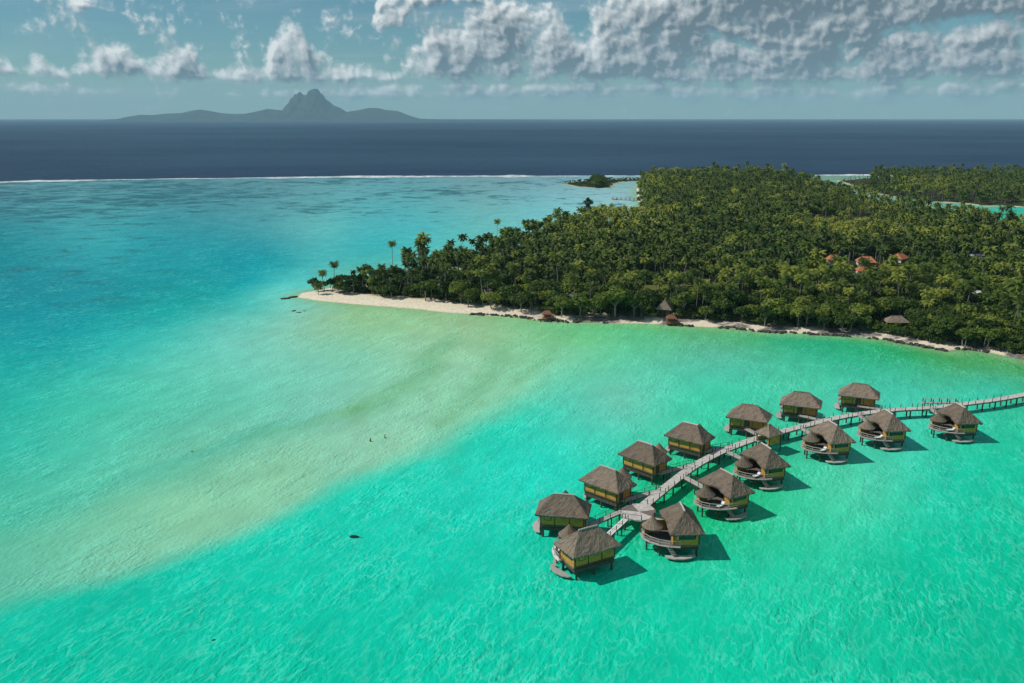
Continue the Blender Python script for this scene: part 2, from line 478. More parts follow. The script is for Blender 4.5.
def water_mat():
    m, nt = mat('lagoon_water')
    k = N(nt)
    at = k.new('ShaderNodeAttribute', attribute_name='col').outputs['Color']
    co = k.new('ShaderNodeAttribute', attribute_name='coral').outputs['Fac']
    pos = k.new('ShaderNodeNewGeometry').outputs['Position']
    # coral heads and dark bottom patches (tens of metres)
    n1 = k.noise(pos, 1 / 24, 6, .68, .5)
    n1b = k.noise(pos, 1 / 130, 3, .5)
    thr = k.math('ADD', k.math('MULTIPLY', n1, .75), k.math('MULTIPLY', n1b, .35))
    f = k.math('MULTIPLY', k.ramp(k.math('ADD', thr, k.math('MULTIPLY', k.math('SUBTRACT', co, .85), .13)), .52, .64), k.math('MINIMUM', k.math('MULTIPLY', co, 2.0), .8))
    c = k.mix(f, at, (.022, .10, .135))
    f2 = k.math('MULTIPLY', k.ramp(thr, .50, .40), k.math('MULTIPLY', co, .45))
    c = k.mix(f2, c, (.17, .42, .45))
    # sand ripples and drift of the bottom, with caustic light painted over them
    n2 = k.noise(along(k, pos, 22, 1, .4), 1 / 5.5, 5, .62, .3)
    br = k.ramp(n2, .3, .7, .91, 1.09, 'LINEAR')
    sr = k.noise(along(k, pos, 20, 1, .34), .62, 2, .5, .35)      # caustic and crest highlights, painted in as pale lines
    caustic_f = k.ramp(k.math('ABSOLUTE', k.math('SUBTRACT', sr, .5)), .06, .0)
    n3 = k.noise(pos, 1 / 16, 4, .55)
    br = k.math('MULTIPLY', br, k.ramp(n3, .3, .7, .96, 1.04, 'LINEAR'))
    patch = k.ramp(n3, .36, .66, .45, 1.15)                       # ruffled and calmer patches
    hs = k.new('ShaderNodeHueSaturation')
    k.link(k.mix(k.math('MULTIPLY', k.math('MULTIPLY', caustic_f, patch), .20), c, (.22, .88, .72)), hs.inputs['Color']); k.link(br, hs.inputs['Value'])
    # waves: wind crests, chop and a fine grain
    w1 = k.noise(along(k, pos, 20, 1, .36), .66, 3, .55, .25)
    w1 = k.math('SUBTRACT', w1, .5)
    w1 = k.math('SQRT', k.math('ADD', k.math('MULTIPLY', w1, w1), .0012))
    w2 = k.noise(along(k, pos, 27, 1, .25), .30, 2, .5, .3)
    w3 = k.noise(along(k, pos, 12, 1, .7), 1.7, 2, .55)
    hgt = k.math('ADD', k.math('MULTIPLY', w1, -1.15), k.math('ADD', k.math('MULTIPLY', w2, 1.0), k.math('MULTIPLY', w3, .5)))
    hgt = k.math('MULTIPLY', hgt, patch)
    nb = bump(k, hgt, 1.0, .50)
    nbs = bump(k, hgt, .6, .4)
    df = k.new('ShaderNodeBsdfDiffuse')
    k.link(hs.outputs[0], df.inputs['Color']); k.link(nb, df.inputs['Normal'])
    gl = k.new('ShaderNodeBsdfGlossy')
    gl.inputs['Roughness'].default_value = .16
    k.link(nbs, gl.inputs['Normal'])
    fr = k.new('ShaderNodeFresnel'); fr.inputs['IOR'].default_value = 1.33
    k.link(nbs, fr.inputs['Normal'])
    fac = k.math('MINIMUM', k.math('MULTIPLY', fr.outputs[0], .35), .05)
    mx = k.new('ShaderNodeMixShader')
    k.link(fac, mx.inputs[0]); k.link(df.outputs[0], mx.inputs[1]); k.link(gl.outputs[0], mx.inputs[2])
    o = k.new('ShaderNodeOutputMaterial'); k.link(mx.outputs[0], o.inputs[0])
    return m
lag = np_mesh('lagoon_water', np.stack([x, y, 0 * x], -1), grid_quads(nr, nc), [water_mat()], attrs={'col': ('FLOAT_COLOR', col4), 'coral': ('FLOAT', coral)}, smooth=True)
tag(lag, 'clear turquoise lagoon water over pale sand', 'water', kind='structure')

def ocean_mat():
    m, nt = mat('ocean_water')
    k = N(nt)
    pos = k.new('ShaderNodeNewGeometry').outputs['Position']
    n = k.noise(k.mapping(pos, (1 / 1500, 1 / 900, 1)), 1.0, 6, .68)
    n2 = k.noise(pos, 1 / 60, 5, .7)
    c = k.mix(k.ramp(n, .3, .7), (.006, .028, .070), (.024, .066, .118))
    c = k.mix(k.ramp(n2, .45, .75, 0, .35), c, (.02, .058, .095))
    h = k.math('ADD', k.noise(pos, .12, 4, .6), k.math('MULTIPLY', k.noise(k.mapping(pos, (.35, 1, 1)), 1 / 40, 3, .6), 3))
    nb = bump(k, h, .8, 3.0)
    df = k.new('ShaderNodeBsdfDiffuse'); k.link(c, df.inputs['Color']); k.link(nb, df.inputs['Normal'])
    gl = k.new('ShaderNodeBsdfGlossy'); gl.inputs['Roughness'].default_value = .35; k.link(nb, gl.inputs['Normal'])
    fr = k.new('ShaderNodeFresnel'); fr.inputs['IOR'].default_value = 1.33
    k.link(nb, fr.inputs['Normal'])
    fac = k.math('MINIMUM', k.math('MULTIPLY', fr.outputs[0], .4), .13)
    mx = k.new('ShaderNodeMixShader')
    k.link(fac, mx.inputs[0]); k.link(df.outputs[0], mx.inputs[1]); k.link(gl.outputs[0], mx.inputs[2])
    o = k.new('ShaderNodeOutputMaterial'); k.link(mx.outputs[0], o.inputs[0])
    return m
ys = np.concatenate([np.linspace(-6000, 900, 8), 1000 * (40.0 ** np.linspace(0, 1, 60))])
xs = np.sinh(np.linspace(-5, 5, 81)) / math.sinh(5) * 34000
OX, OY = np.meshgrid(xs, ys)
oc = np_mesh('ocean', np.stack([OX.ravel(), OY.ravel(), np.full(OX.size, -.35)], -1), grid_quads(len(ys), len(xs)), [ocean_mat()], smooth=True)
tag(oc, 'deep blue open ocean beyond the reef', 'ocean', kind='structure')

# surf breaking on the reef: a ragged low ridge of foam
def foam_mat():
    m, nt = mat('surf_foam')
    k = N(nt)
    pos = k.new('ShaderNodeNewGeometry').outputs['Position']
    n = k.noise(pos, .08, 5, .7)
    principled(k, k.mix(k.ramp(n, .35, .65), (.30, .38, .42), (.78, .80, .80)), .9, .1, bump(k, n, .6, 1.0))
    return m
sx = np.arange(-1250, 1300, 2.5)
sv, sf = [], []
prof = np.array([(-1, 0), (-.55, .55), (-.1, 1), (.3, .8), (1, 0)])
amp = np.clip((fbm(sx / 90, 0 * sx, 4, 21) - .30) * 3.0, .10, 1) * np.interp(sx, [-1250, -400, 100, 500, 700], [.7, .9, 1.1, 1.0, .9])
wid = 3 + 14 * amp * (.5 + fbm(sx / 14, 0 * sx + 3, 3, 5))
hei = .2 + 1.2 * amp * (.4 + fbm(sx / 9, 0 * sx + 8, 3, 6))
off = (fbm(sx / 40, 0 * sx, 3, 31) - .5) * 16 + 6
SV = np.stack([np.stack([sx, reef_y(sx) + off + prof[j, 0] * wid, -.3 + .3 * (prof[j, 1] > 0) + prof[j, 1] * hei], -1) for j in range(5)], 1)
surf = np_mesh('surf', SV.reshape(-1, 3), grid_quads(len(sx), 5), [foam_mat()], smooth=True)
tag(surf, 'white line of surf breaking along the outer reef', 'surf', kind='stuff')

# ------------------------------------------------------------------ land
def land_mat():
    m, nt = mat('motu_ground')
    k = N(nt)
    sd = k.new('ShaderNodeAttribute', attribute_name='inland').outputs['Fac']
    cl = k.new('ShaderNodeAttribute', attribute_name='clearing').outputs['Fac']
    pos = k.new('ShaderNodeNewGeometry').outputs['Position']
    n = k.noise(pos, .12, 5, .65)
    n2 = k.noise(pos, .9, 5, .7)
    sand = k.mix(k.ramp(n2, .35, .7), (.66, .57, .42), (.85, .77, .61))
    sand = k.mix(k.ramp(sd, 1.6, .2, 0, .55), sand, (.38, .31, .22))        # wet edge
    ru = k.new('ShaderNodeAttribute', attribute_name='rubble').outputs['Fac']
    n4 = k.noise(pos, .09, 3, .6)
    sand = k.mix(k.math('MULTIPLY', ru, k.ramp(n4, .58, .46)), sand, k.mix(k.ramp(n2, .35, .7), (.12, .11, .095), (.32, .29, .25)))
    soil = k.mix(k.ramp(n, .4, .65), (.022, .028, .012), (.06, .065, .025))
    grass = k.mix(k.ramp(n2, .35, .65), (.085, .105, .02), (.15, .15, .035))
    soil = k.mix(cl, soil, grass)
    e = k.math('ADD', sd, k.math('MULTIPLY', k.math('SUBTRACT', n, .5), 9.0))
    c = k.mix(k.ramp(e, 13, 18), sand, soil)
    principled(k, c, .95, .1, bump(k, n2, .5, .2))
    return m
LM = land_mat()
CLEAR = []   # (x, y, radius): glades
for (pu, pv, r) in ((655, 288, 11), (697, 287, 8), (893, 322, 6), (843, 226, 34), (818, 221, 22), (872, 228, 18), (735, 236, 10), (775, 232, 9)):
    p = un(pu, pv, 1.5); CLEAR.append((p.x, p.y, r))
def land(poly, res, label, top=1.9, bias=0.0):
    P = np.array(poly)
    lo, hi = P.min(0) - 12, P.max(0) + 12
    gx = np.arange(lo[0], hi[0], res); gy = np.arange(lo[1], hi[1], res)
    GX, GY = np.meshgrid(gx, gy)
    px, py = GX.ravel(), GY.ravel()
    sd = sdist(px, py, poly) + (fbm(px / 9, py / 9, 3, 2) - .5) * 2.6
    z = np.where(sd > 0, np.minimum(sd * .11, .9) + np.clip((sd - 10) * .05, 0, top - .9), np.maximum(sd * .25, -1.5))
    z += np.where(sd > 12, (fbm(px / 20, py / 20, 3, 4) - .5) * .8, 0)
    cl = np.zeros_like(px)
    for cx, cy, r in CLEAR: cl = np.maximum(cl, 1 - sstep(np.hypot(px - cx, py - cy), r * .8, r * 1.15))
    q = grid_quads(len(gy), len(gx))
    q = q[(z[q] > -.8).any(1)]
    o = np_mesh('land', np.stack([px, py, z], -1), q, [LM], attrs={'inland': ('FLOAT', sd + bias), 'clearing': ('FLOAT', cl), 'rubble': ('FLOAT', sstep(px, 0, 22) * (py < 420))}, smooth=True)
    return tag(o, label, 'land', kind='structure')
land(island_poly, 2.6, 'wooded motu with a pale sand beach')
land(motu_poly, 7, 'second wooded motu across the narrow channel', bias=13)
land(islet_poly, 4, 'small scrubby islet in front of the reef', 1.2, bias=14)

# ------------------------------------------------------------------ trees: prototypes as arrays
def palm_arrays(seed, height, fronds, segs, gaps, lean):
    """-> trunk MB, crown MB (all quads); base at the origin"""
    r = random.Random(seed)
    tr, cr = MB(), MB()
    a = r.uniform(0, 6.28)
    top = Vector((math.cos(a) * lean, math.sin(a) * lean, height))
    pts = [Vector((top.x * t ** 1.8, top.y * t ** 1.8, height * t)) for t in (0, .12, .35, .65, 1)]
    tr.tube(pts, [.24, .17, .14, .12, .10], 5, cap=False)
    for i in range(fronds):
        az = i * 2.39996 + r.uniform(-.2, .2)
        q = (i + .5) / fronds
        pitch = R(72 - 100 * q ** .9 + r.uniform(-9, 9))
        L = r.uniform(2.3, 2.95) * (1 - .12 * abs(q - .5))
        d2 = Vector((math.cos(az), math.sin(az), 0)); side = Vector((-math.sin(az), math.cos(az), 0))
        p = Vector(top); rach = [p.copy()]; dirs = []
        for j in range(segs):
            pj = pitch - R(75) * ((j + .5) / segs) ** 1.3
            d = d2 * math.cos(pj) + Vector((0, 0, math.sin(pj)))
            dirs.append(d); p = p + d * (L / segs); rach.append(p.copy())
        for j in range(segs):
            t = (j + .5) / segs
            w = .72 * math.sin(math.pi * min(1, .18 + .78 * t)) + .12
            up = side.cross(dirs[j])
            for sg in (-1, 1):
                out = (side * sg * .82 - up * .55 * (-1 if up.z < 0 else 1)).normalized()
                b0, b1 = rach[j], rach[j + 1]
                if gaps:
                    for g in (0., .5):
                        c0 = b0.lerp(b1, g); c1 = b0.lerp(b1, g + .36)
                        sw = dirs[j] * w * .45
                        jit = r.uniform(.8, 1.15)
                        cr.add([c0, c1, c1 + out * w * jit + sw, c0 + out * w * jit * .93 + sw], [(0, 1, 2, 3)])
                else:
                    sw = dirs[j] * w * .35
                    cr.add([b0, b1, b1 + out * w * .9 + sw, b0 + out * w + sw], [(0, 1, 2, 3)])
    return tr, cr

def broad_arrays(seed, height, rad, lobes, per, leaf, limbs=True):
    r = random.Random(seed)
    tr, cr = MB(), MB()
    hz = height * .42
    tr.tube([(0, 0, 0), (r.uniform(-.2, .2), r.uniform(-.2, .2), hz * .6), (0, 0, hz)], [.32, .24, .2], 5, cap=False)
    for i in range(lobes):
        a = i * 2.4 + r.uniform(-.4, .4)
        q = 0 if i == 0 else r.uniform(.35, .8)
        c = Vector((math.cos(a) * rad * q, math.sin(a) * rad * q, height * (.80 - .30 * q * q + r.uniform(-.10, .08))))
        lr = rad * r.uniform(.34, .56)
        if limbs: tr.tube([(0, 0, hz * .8), tuple(Vector((0, 0, hz)).lerp(c, .55) + Vector((0, 0, -.2))), tuple(c)], [.16, .1, .05], 4, cap=False)
        for _ in range(int(per * r.uniform(.6, 1.3))):
            v = Vector((r.gauss(0, 1), r.gauss(0, 1), r.gauss(0, 1))).normalized()
            if v.z < -.35 and r.random() < .75: v.z = -v.z
            d = lr * r.uniform(.55, 1.12)
            p = c + Vector((v.x * d, v.y * d, v.z * d * .72))
            n = (v + Vector((r.gauss(0, .5), r.gauss(0, .5), r.gauss(0, .5) + .3))).normalized()
            ax = n.orthogonal().normalized(); ax = Matrix.Rotation(r.uniform(0, 6.28), 3, n) @ ax
            ay = n.cross(ax)
            s1, s2 = leaf * r.uniform(.6, 1.3), leaf * r.uniform(.4, .9)
            cr.add([p - ax * s1 + n * r.uniform(-.15, .15), p - ay * s2, p + ax * s1, p + ay * s2 + n * r.uniform(-.1, .2)], [(0, 1, 2, 3)])
    return tr, cr

def to_np(*mbs):
    V = np.concatenate([np.array(m.v, float) for m in mbs])
    o, Fq, mi = 0, [], []
    for i, m in enumerate(mbs):
        Fq.append(np.array(m.f) + o); mi.append(np.full(len(m.f), i)); o += len(m.v)
    return V, np.concatenate(Fq), np.concatenate(mi)

# ------------------------------------------------------------------ places of the trees
HOUSES = [  # pixel of the roof, level, kind
    (866, 262, 'tile'), (899, 258.5, 'tile'), (864, 271, 'tile'), (833, 260, 'tile'),
    (665, 309, 'thatch'), (896, 322, 'thatch'), (570, 302, 'grey'), (1021, 291, 'white'), (976, 256, 'white_small'), (976, 293, 'white_small'), (488, 293.5, 'grey_small')]
KEEP = []     # (x, y, radius kept free, length kept low towards the viewer)
for hu, hv, kd in HOUSES:
    p = un(hu, hv, 3.0)
    KEEP.append((p.x, p.y, 7.2 if kd == 'tile' else 5.5, {'tile': 56, 'white': 36, 'white_small': 34, 'grey': 6, 'grey_small': 5}.get(kd, 16)))
for pu, pv, L in ((655, 289, 34), (697, 288, 26), (893, 322, 20)):
    p = un(pu, pv, 1.5); KEEP.append((p.x, p.y, 6, L))
for pu, pv in ((549, 316), (673, 321)):
    p = un(pu, pv, 1.5); KEEP.append((p.x, p.y, 5, 12))
px0, px1 = -90, 640
cell = 4.3
cand = []
for gx in np.arange(px0, px1, cell):
    for gy in np.arange(235, 1110, cell):
        cand.append((gx, gy))
cand = np.array(cand) + rng.uniform(-2.0, 2.0, (len(cand), 2))
sd = sdist(cand[:, 0], cand[:, 1], island_poly)
uu, vv, dd = proj(cand[:, 0], cand[:, 1], 8 + 0 * cand[:, 0])
sdf = seg_dist(cand[:, 0], cand[:, 1], front)
beach = np.interp(uu, [300, 330, 400, 450, 520, 560, 700, 900, 1024], [9, 10, 11, 10, 7.5, 6, 5.5, 4.5, 2])
is_front = vv > np.interp(uu, [300, 640, 660, 1024], [285, 245, 240, 250])
need = beach + rng.uniform(-2.5, 4.5, len(cand))
keep = (sd > 2.2) & (sdf > need) & (uu > 270) & (uu < 1420)
keep &= rng.random(len(cand)) < np.where(dd > 600, .72, .95)
for cx, cy, r in CLEAR: keep &= np.hypot(cand[:, 0] - cx, cand[:, 1] - cy) > r * rng.uniform(.85, 1.1, len(cand))
low = np.zeros(len(cand), bool)
for cx, cy, r, L in KEEP:
    keep &= np.hypot(cand[:, 0] - cx, cand[:, 1] - cy) > r
    dx, dy = -cx / math.hypot(cx, cy), -cy / math.hypot(cx, cy)
    t = (cand[:, 0] - cx) * dx + (cand[:, 1] - cy) * dy
    w = np.abs(-(cand[:, 0] - cx) * dy + (cand[:, 1] - cy) * dx)
    low |= (t > 0) & (t < L) & (w < r)
cand, sd, sdf, uu, vv, dd, low, is_front = (a[keep] for a in (cand, sd, sdf, uu, vv, dd, low, is_front))
patch = fbm(cand[:, 0] / 45, cand[:, 1] / 45, 3, 77)
pb = np.where(is_front & (sdf < 30), .62, .38) + (patch - .5) * .9 + np.where((uu > 880) & (vv > 265), .3, 0) - np.where(dd > 520, .12, 0)
kind = (rng.random(len(cand)) < pb).astype(int)        # 0 palm, 1 broadleaf
tint = np.clip(fbm(cand[:, 0] / 60, cand[:, 1] / 60, 3, 5) * 1.0 - .08 + rng.normal(0, .24, len(cand)), 0, 1)
yel = np.exp(-(((uu - 842) / 48) ** 2 + ((vv - 224) / 16) ** 2)); tint = np.clip(tint + .5 * yel, 0, 1)
# the left flank of the far part is paler
tint = np.clip(tint + .22 * np.exp(-((uu - 655) / 22) ** 2) * (vv < 235), 0, 1)
scale = rng.uniform(.8, 1.2, len(cand)) * np.where(kind == 1, np.where(sd < 25, .9, 1.0), 1.0) * (1 - .35 * yel)
scale = scale * np.where(rng.random(len(cand)) < .12, 1.22, 1.0)
scale = np.where(low, .36, scale)
tip = (uu < 352)
scale = np.where((uu < 402) & ~tip, scale * .78, scale)
kind = np.where((uu < 402) & (rng.random(len(cand)) < .65), 1, kind)
kind = np.where((sdf < 12 + rng.uniform(-3, 3, len(cand))) & (uu > 430) & is_front & (rng.random(len(cand)) < .9), 1, kind)
kind = np.where(low | tip, 1, kind)
scale = np.where(tip, scale * .62, scale)
rot = rng.uniform(0, 6.28, len(cand))

# choose those that show largest as things of their own
infr = (uu > 300) & (uu < 1018) & ~low
order = np.argsort(dd)
pal = [i for i in order if infr[i] and kind[i] == 0][:250]
bro = [i for i in order if infr[i] and kind[i] == 1][:230]
alone = set(pal) | set(bro)

PP = []
for i in range(7):
    root = empty('palm_tree')
    t_, c_ = palm_arrays(100 + i, [9.5, 11, 12.2, 10.2, 13, 8.6, 11.6][i], 22 + i % 3, 6, True, [.5, 1.6, 2.4, .9, 1.2, 2.0, .3][i])
    t_.build('trunk', M['bark'], root, True); c_.build('crown', M['palm'], root)
    PP.append(root)
BP = []
for i in range(6):
    root = empty('broadleaf_tree')
    t_, c_ = broad_arrays(200 + i, [7.2, 8.2, 6.4, 9.2, 7.6, 8.6][i], [3.6, 4.2, 3.3, 4.0, 4.6, 3.5][i], 7 + i % 3, 120, .5)
    t_.build('trunk', M['bark'], root, True); c_.build('crown', M['broad'], root)
    BP.append(root)
used = {}
def place(proto, loc, sc, rz, label, cat, group=None):
    k = proto.name
    o = copy_tree(proto) if used.get(k) else proto
    used[k] = True
    o.location = loc; o.rotation_euler = (0, 0, rz); o.scale = (sc, sc, sc)
    tag(o, label, cat, group)
    return o
for i in pal:
    place(PP[rnd.randrange(7)], (cand[i, 0], cand[i, 1], .9), float(scale[i]), float(rot[i]),
          'coconut palm growing among the dense grove behind the lagoon beach', 'palm tree', 'coconut palms of the grove along the lagoon shore')
for i in bro:
    place(BP[rnd.randrange(6)], (cand[i, 0], cand[i, 1], .8), float(scale[i]), float(rot[i]),
          'rounded dark green broadleaf tree growing in the shore thicket behind the beach', 'tree', 'broadleaf trees of the thicket along the lagoon shore')

# palms that stand out above the rest
SOLO = [(210, 0), ]
def solo(pu, pv_top, y_ref, hgt, label, var):
    """palm whose crown shows at (pu, pv_top) with a crown level of hgt"""
    p = un(pu, pv_top, hgt)
    root = empty('palm_tree', (p.x, p.y, .4), rnd.uniform(0, 6))
    t_, c_ = palm_arrays(700 + int(pu), hgt - .4, 22, 6, True, [.2, .5, .9][var % 3])
    t_.build('trunk', M['bark'], root, True); c_.build('crown', M['palm'], root)
    return tag(root, label, 'palm tree')
solo(322, 272, 0, 9.5, 'tall palm nearest the sandy tip of the beach', 0)
solo(318, 286, 0, 4.5, 'shortest palm leaning at the very tip of the beach', 5)
solo(333.5, 264, 0, 12.0, 'sunlit yellowish palm on a tall bare trunk near the beach tip', 6)
solo(392, 243, 0, 17, 'slender palm on a long bare trunk, first of the emergent palms after the beach tip', 3)
solo(404.5, 251, 0, 14.5, 'palm with a small crown just right of the slender one, left of the tall pair', 0)
solo(419, 241, 0, 18, 'left palm of the tall close pair above the grove', 3)
solo(427, 239.5, 0, 18.5, 'right and taller palm of the tall close pair above the grove', 6)
solo(424.5, 251, 0, 15, 'lower palm crown tucked under the tall close pair', 0)
solo(497, 221, 0, 17, 'lone palm rising over the back edge of the grove, left of the ironwood', 6)
solo(557, 212, 0, 17, 'isolated palm seen against pale water, between lone palm and dark ironwood', 3)
solo(510, 229, 0, 14, 'palm rising over the back edge of the grove, just right of the lone palm', 0)
solo(931, 331, 0, 4.5, 'palm with pale trunk on the sand spit near the right end of the beach', 5)
solo(967, 332, 0, 5.5, 'bright green palm bending over the curved white sand pocket', 1)
solo(656, 277, 0, 11, 'dark palm standing alone in the sunny grass glade', 4)

# ironwood: dark feathery cone
def ironwood(pu, pv, label, hgt, w):
    p = un(pu, pv, hgt)
    root = empty('ironwood_tree', (p.x, p.y, .6))
    t_, c_ = MB(), MB()
    t_.tube([(0, 0, 0), (.1, 0, hgt * .5), (0, .1, hgt)], [.35, .22, .04], 6, cap=False)
    r = random.Random(int(pu))
    for i in range(1600):
        q = r.random() ** .8
        z = hgt * (.12 + .88 * q)
        rr = w * (1 - q) ** .55 * (.55 + .45 * math.sin(q * 23 + r.random())) * r.uniform(.35, 1) + .15
        a = r.uniform(0, 6.28)
        c0 = Vector((math.cos(a) * rr, math.sin(a) * rr, z))
        up = Vector((math.cos(a) * .5, math.sin(a) * .5, r.uniform(.4, 1.1))).normalized()
        sdv = up.cross(Vector((r.gauss(0, 1), r.gauss(0, 1), r.gauss(0, 1)))).normalized()
        L, W = r.uniform(.6, 1.2), r.uniform(.12, .28)
        c_.add([c0 - sdv * W, c0 + sdv * W, c0 + up * L + sdv * W * .4, c0 + up * L - sdv * W * .4], [(0, 1, 2, 3)])
        if i % 6 == 0: t_.tube([(0, 0, z - .8), tuple(c0)], [.06, .02], 3, cap=False)
    t_.build('trunk', M['bark'], root); c_.build('crown', M['ironwood'], root)
    tag(root, label, 'tree')
ironwood(588, 199.5, 'tall dark feathery ironwood rising behind the grove before pale water', 20, 10.5)

# everything further back: one mass
def scatter_mass(name, P2, z, kinds, sc, ro, ti, far, label):
    protos = {}
    for k_ in (0, 1):
        for lod in (0, 1):
            lst = []
            for i in range(5):
                if k_ == 0: a = palm_arrays(300 + i, 8.6 + i * 1.1, (17, 12)[lod], (3, 2)[lod], False, .3 + .4 * i)
                else: a = broad_arrays(400 + i, 6.2 + .7 * i, 3.1 + .35 * i, (6, 5)[lod], (44, 13)[lod], (.78, 1.35)[lod], False)
                lst.append(to_np(*a))
            protos[k_, lod] = lst
    VV, FF, MI, TT, o = [], [], [], [], 0
    for i in range(len(P2)):
        V, Q, m_ = protos[int(kinds[i]), int(far[i])][i % 5]
        ca, sa = math.cos(ro[i]), math.sin(ro[i])
        W = np.empty_like(V)
        W[:, 0] = (V[:, 0] * ca - V[:, 1] * sa) * sc[i] + P2[i, 0]
        W[:, 1] = (V[:, 0] * sa + V[:, 1] * ca) * sc[i] + P2[i, 1]
        W[:, 2] = V[:, 2] * sc[i] + z
        VV.append(W); FF.append(Q + o); o += len(V)
        MI.append(np.where(m_ == 0, 0, 1 + int(kinds[i]))); TT.append(np.full(len(V), ti[i]))
    ob = np_mesh(name, np.concatenate(VV), np.concatenate(FF), [M['bark'], M['palm_mass'], M['broad_mass']], np.concatenate(MI), {'tint': ('FLOAT', np.concatenate(TT))})
    return tag(ob, label, 'forest', kind='stuff')
rest = np.array([i for i in range(len(cand)) if i not in alone])
scatter_mass('forest', cand[rest], .9, kind[rest], scale[rest], rot[rest], tint[rest], dd[rest] > 520, 'dense coconut grove filling the middle of the motu')
# second motu
P = np.array(motu_poly); lo, hi = P.min(0), P.max(0)
gx, gy = np.meshgrid(np.arange(lo[0], hi[0], 7.5), np.arange(lo[1], hi[1], 7.5))
c2 = np.stack([gx.ravel(), gy.ravel()], -1) + rng.uniform(-3.3, 3.3, (gx.size, 2))
s2 = sdist(c2[:, 0], c2[:, 1], motu_poly)
u2, v2, d2 = proj(c2[:, 0], c2[:, 1], 0 * c2[:, 0])
k2 = (s2 > 2.5) & (u2 < 1420) & ~((u2 > 985) & (u2 < 1012) & (v2 > 200.5) & (s2 < 14))
c2, u2, v2, s2 = c2[k2], u2[k2], v2[k2], s2[k2]
kk = (rng.random(len(c2)) < .35).astype(int)
sc2 = rng.uniform(.8, 1.25, len(c2)) * np.where(u2 < 872, .3, 1)
t2 = np.clip(fbm(c2[:, 0] / 70, c2[:, 1] / 70, 3, 8) + rng.normal(0, .15, len(c2)) - .02, 0, 1)
scatter_mass('forest', c2, .9, kk, sc2, rng.uniform(0, 6.28, len(c2)), t2, np.ones(len(c2)), 'palm woods covering the second motu across the channel')
# islet scrub
P = np.array(islet_poly); lo, hi = P.min(0), P.max(0)
gx, gy = np.meshgrid(np.arange(lo[0], hi[0], 4.5), np.arange(lo[1], hi[1], 4.5))
c3 = np.stack([gx.ravel(), gy.ravel()], -1) + rng.uniform(-2, 2, (gx.size, 2))
s3 = sdist(c3[:, 0], c3[:, 1], islet_poly)
u3, v3, d3 = proj(c3[:, 0], c3[:, 1], 0 * c3[:, 0])
k3 = s3 > .6
c3, u3 = c3[k3], u3[k3]
sc3 = (.30 + .75 * np.exp(-((u3 - 597.5) / 6.5) ** 2)) * rng.uniform(.6, 1.25, len(c3))
scatter_mass('scrub', c3, .5, np.ones(len(c3), int), sc3, rng.uniform(0, 6.28, len(c3)), np.clip(rng.normal(.35, .15, len(c3)), 0, 1), np.zeros(len(c3)), 'dark scrub covering the small islet near the reef')
# low undergrowth on the shore and in the glades
sel = []
for _ in range(9000):
    q = rng.integers(0, len(front) - 1); t = rng.random()
    a, b = front[q], front[q + 1]
    nx, ny = -(b[1] - a[1]), b[0] - a[0]; ln = math.hypot(nx, ny)
    off_ = rng.uniform(2.5, 30)
    sel.append((a[0] + (b[0] - a[0]) * t + nx / ln * off_, a[1] + (b[1] - a[1]) * t + ny / ln * off_, off_))
sel = np.array(sel)
ss = sdist(sel[:, 0], sel[:, 1], island_poly)
us, vs_, _d = proj(sel[:, 0], sel[:, 1], 0 * sel[:, 0])
bw = np.interp(us, [300, 330, 400, 450, 520, 560, 700, 900, 1024], [13, 15, 16, 13, 9, 6.5, 6, 5, 2.5])
km = (ss > bw + 1.0) & (us < 1100)
for cx, cy, r, L in KEEP: km &= np.hypot(sel[:, 0] - cx, sel[:, 1] - cy) > r
for cx, cy, r in CLEAR: km &= np.hypot(sel[:, 0] - cx, sel[:, 1] - cy) > r
sel = sel[km][:2300]
g = []
for cx, cy, r in CLEAR[3:]:
    for _ in range(int(r * r * .25)):
        a, q = rng.uniform(0, 6.28), r * 1.1 * math.sqrt(rng.random()); g.append((cx + math.cos(a) * q, cy + math.sin(a) * q))
g = np.array(g)
pu = np.concatenate([sel[:, :2], g])
scu = np.concatenate([rng.uniform(.16, .42, len(sel)), rng.uniform(.16, .40, len(g))])
tiu = np.concatenate([np.clip(rng.normal(.4, .2, len(sel)), 0, 1), np.clip(rng.normal(.72, .22, len(g)), 0, 1)])
scatter_mass('undergrowth', pu, .7, np.ones(len(pu), int), scu, rng.uniform(0, 6.28, len(pu)), tiu, np.zeros(len(pu)), 'low bushes under the trees and in the glades')

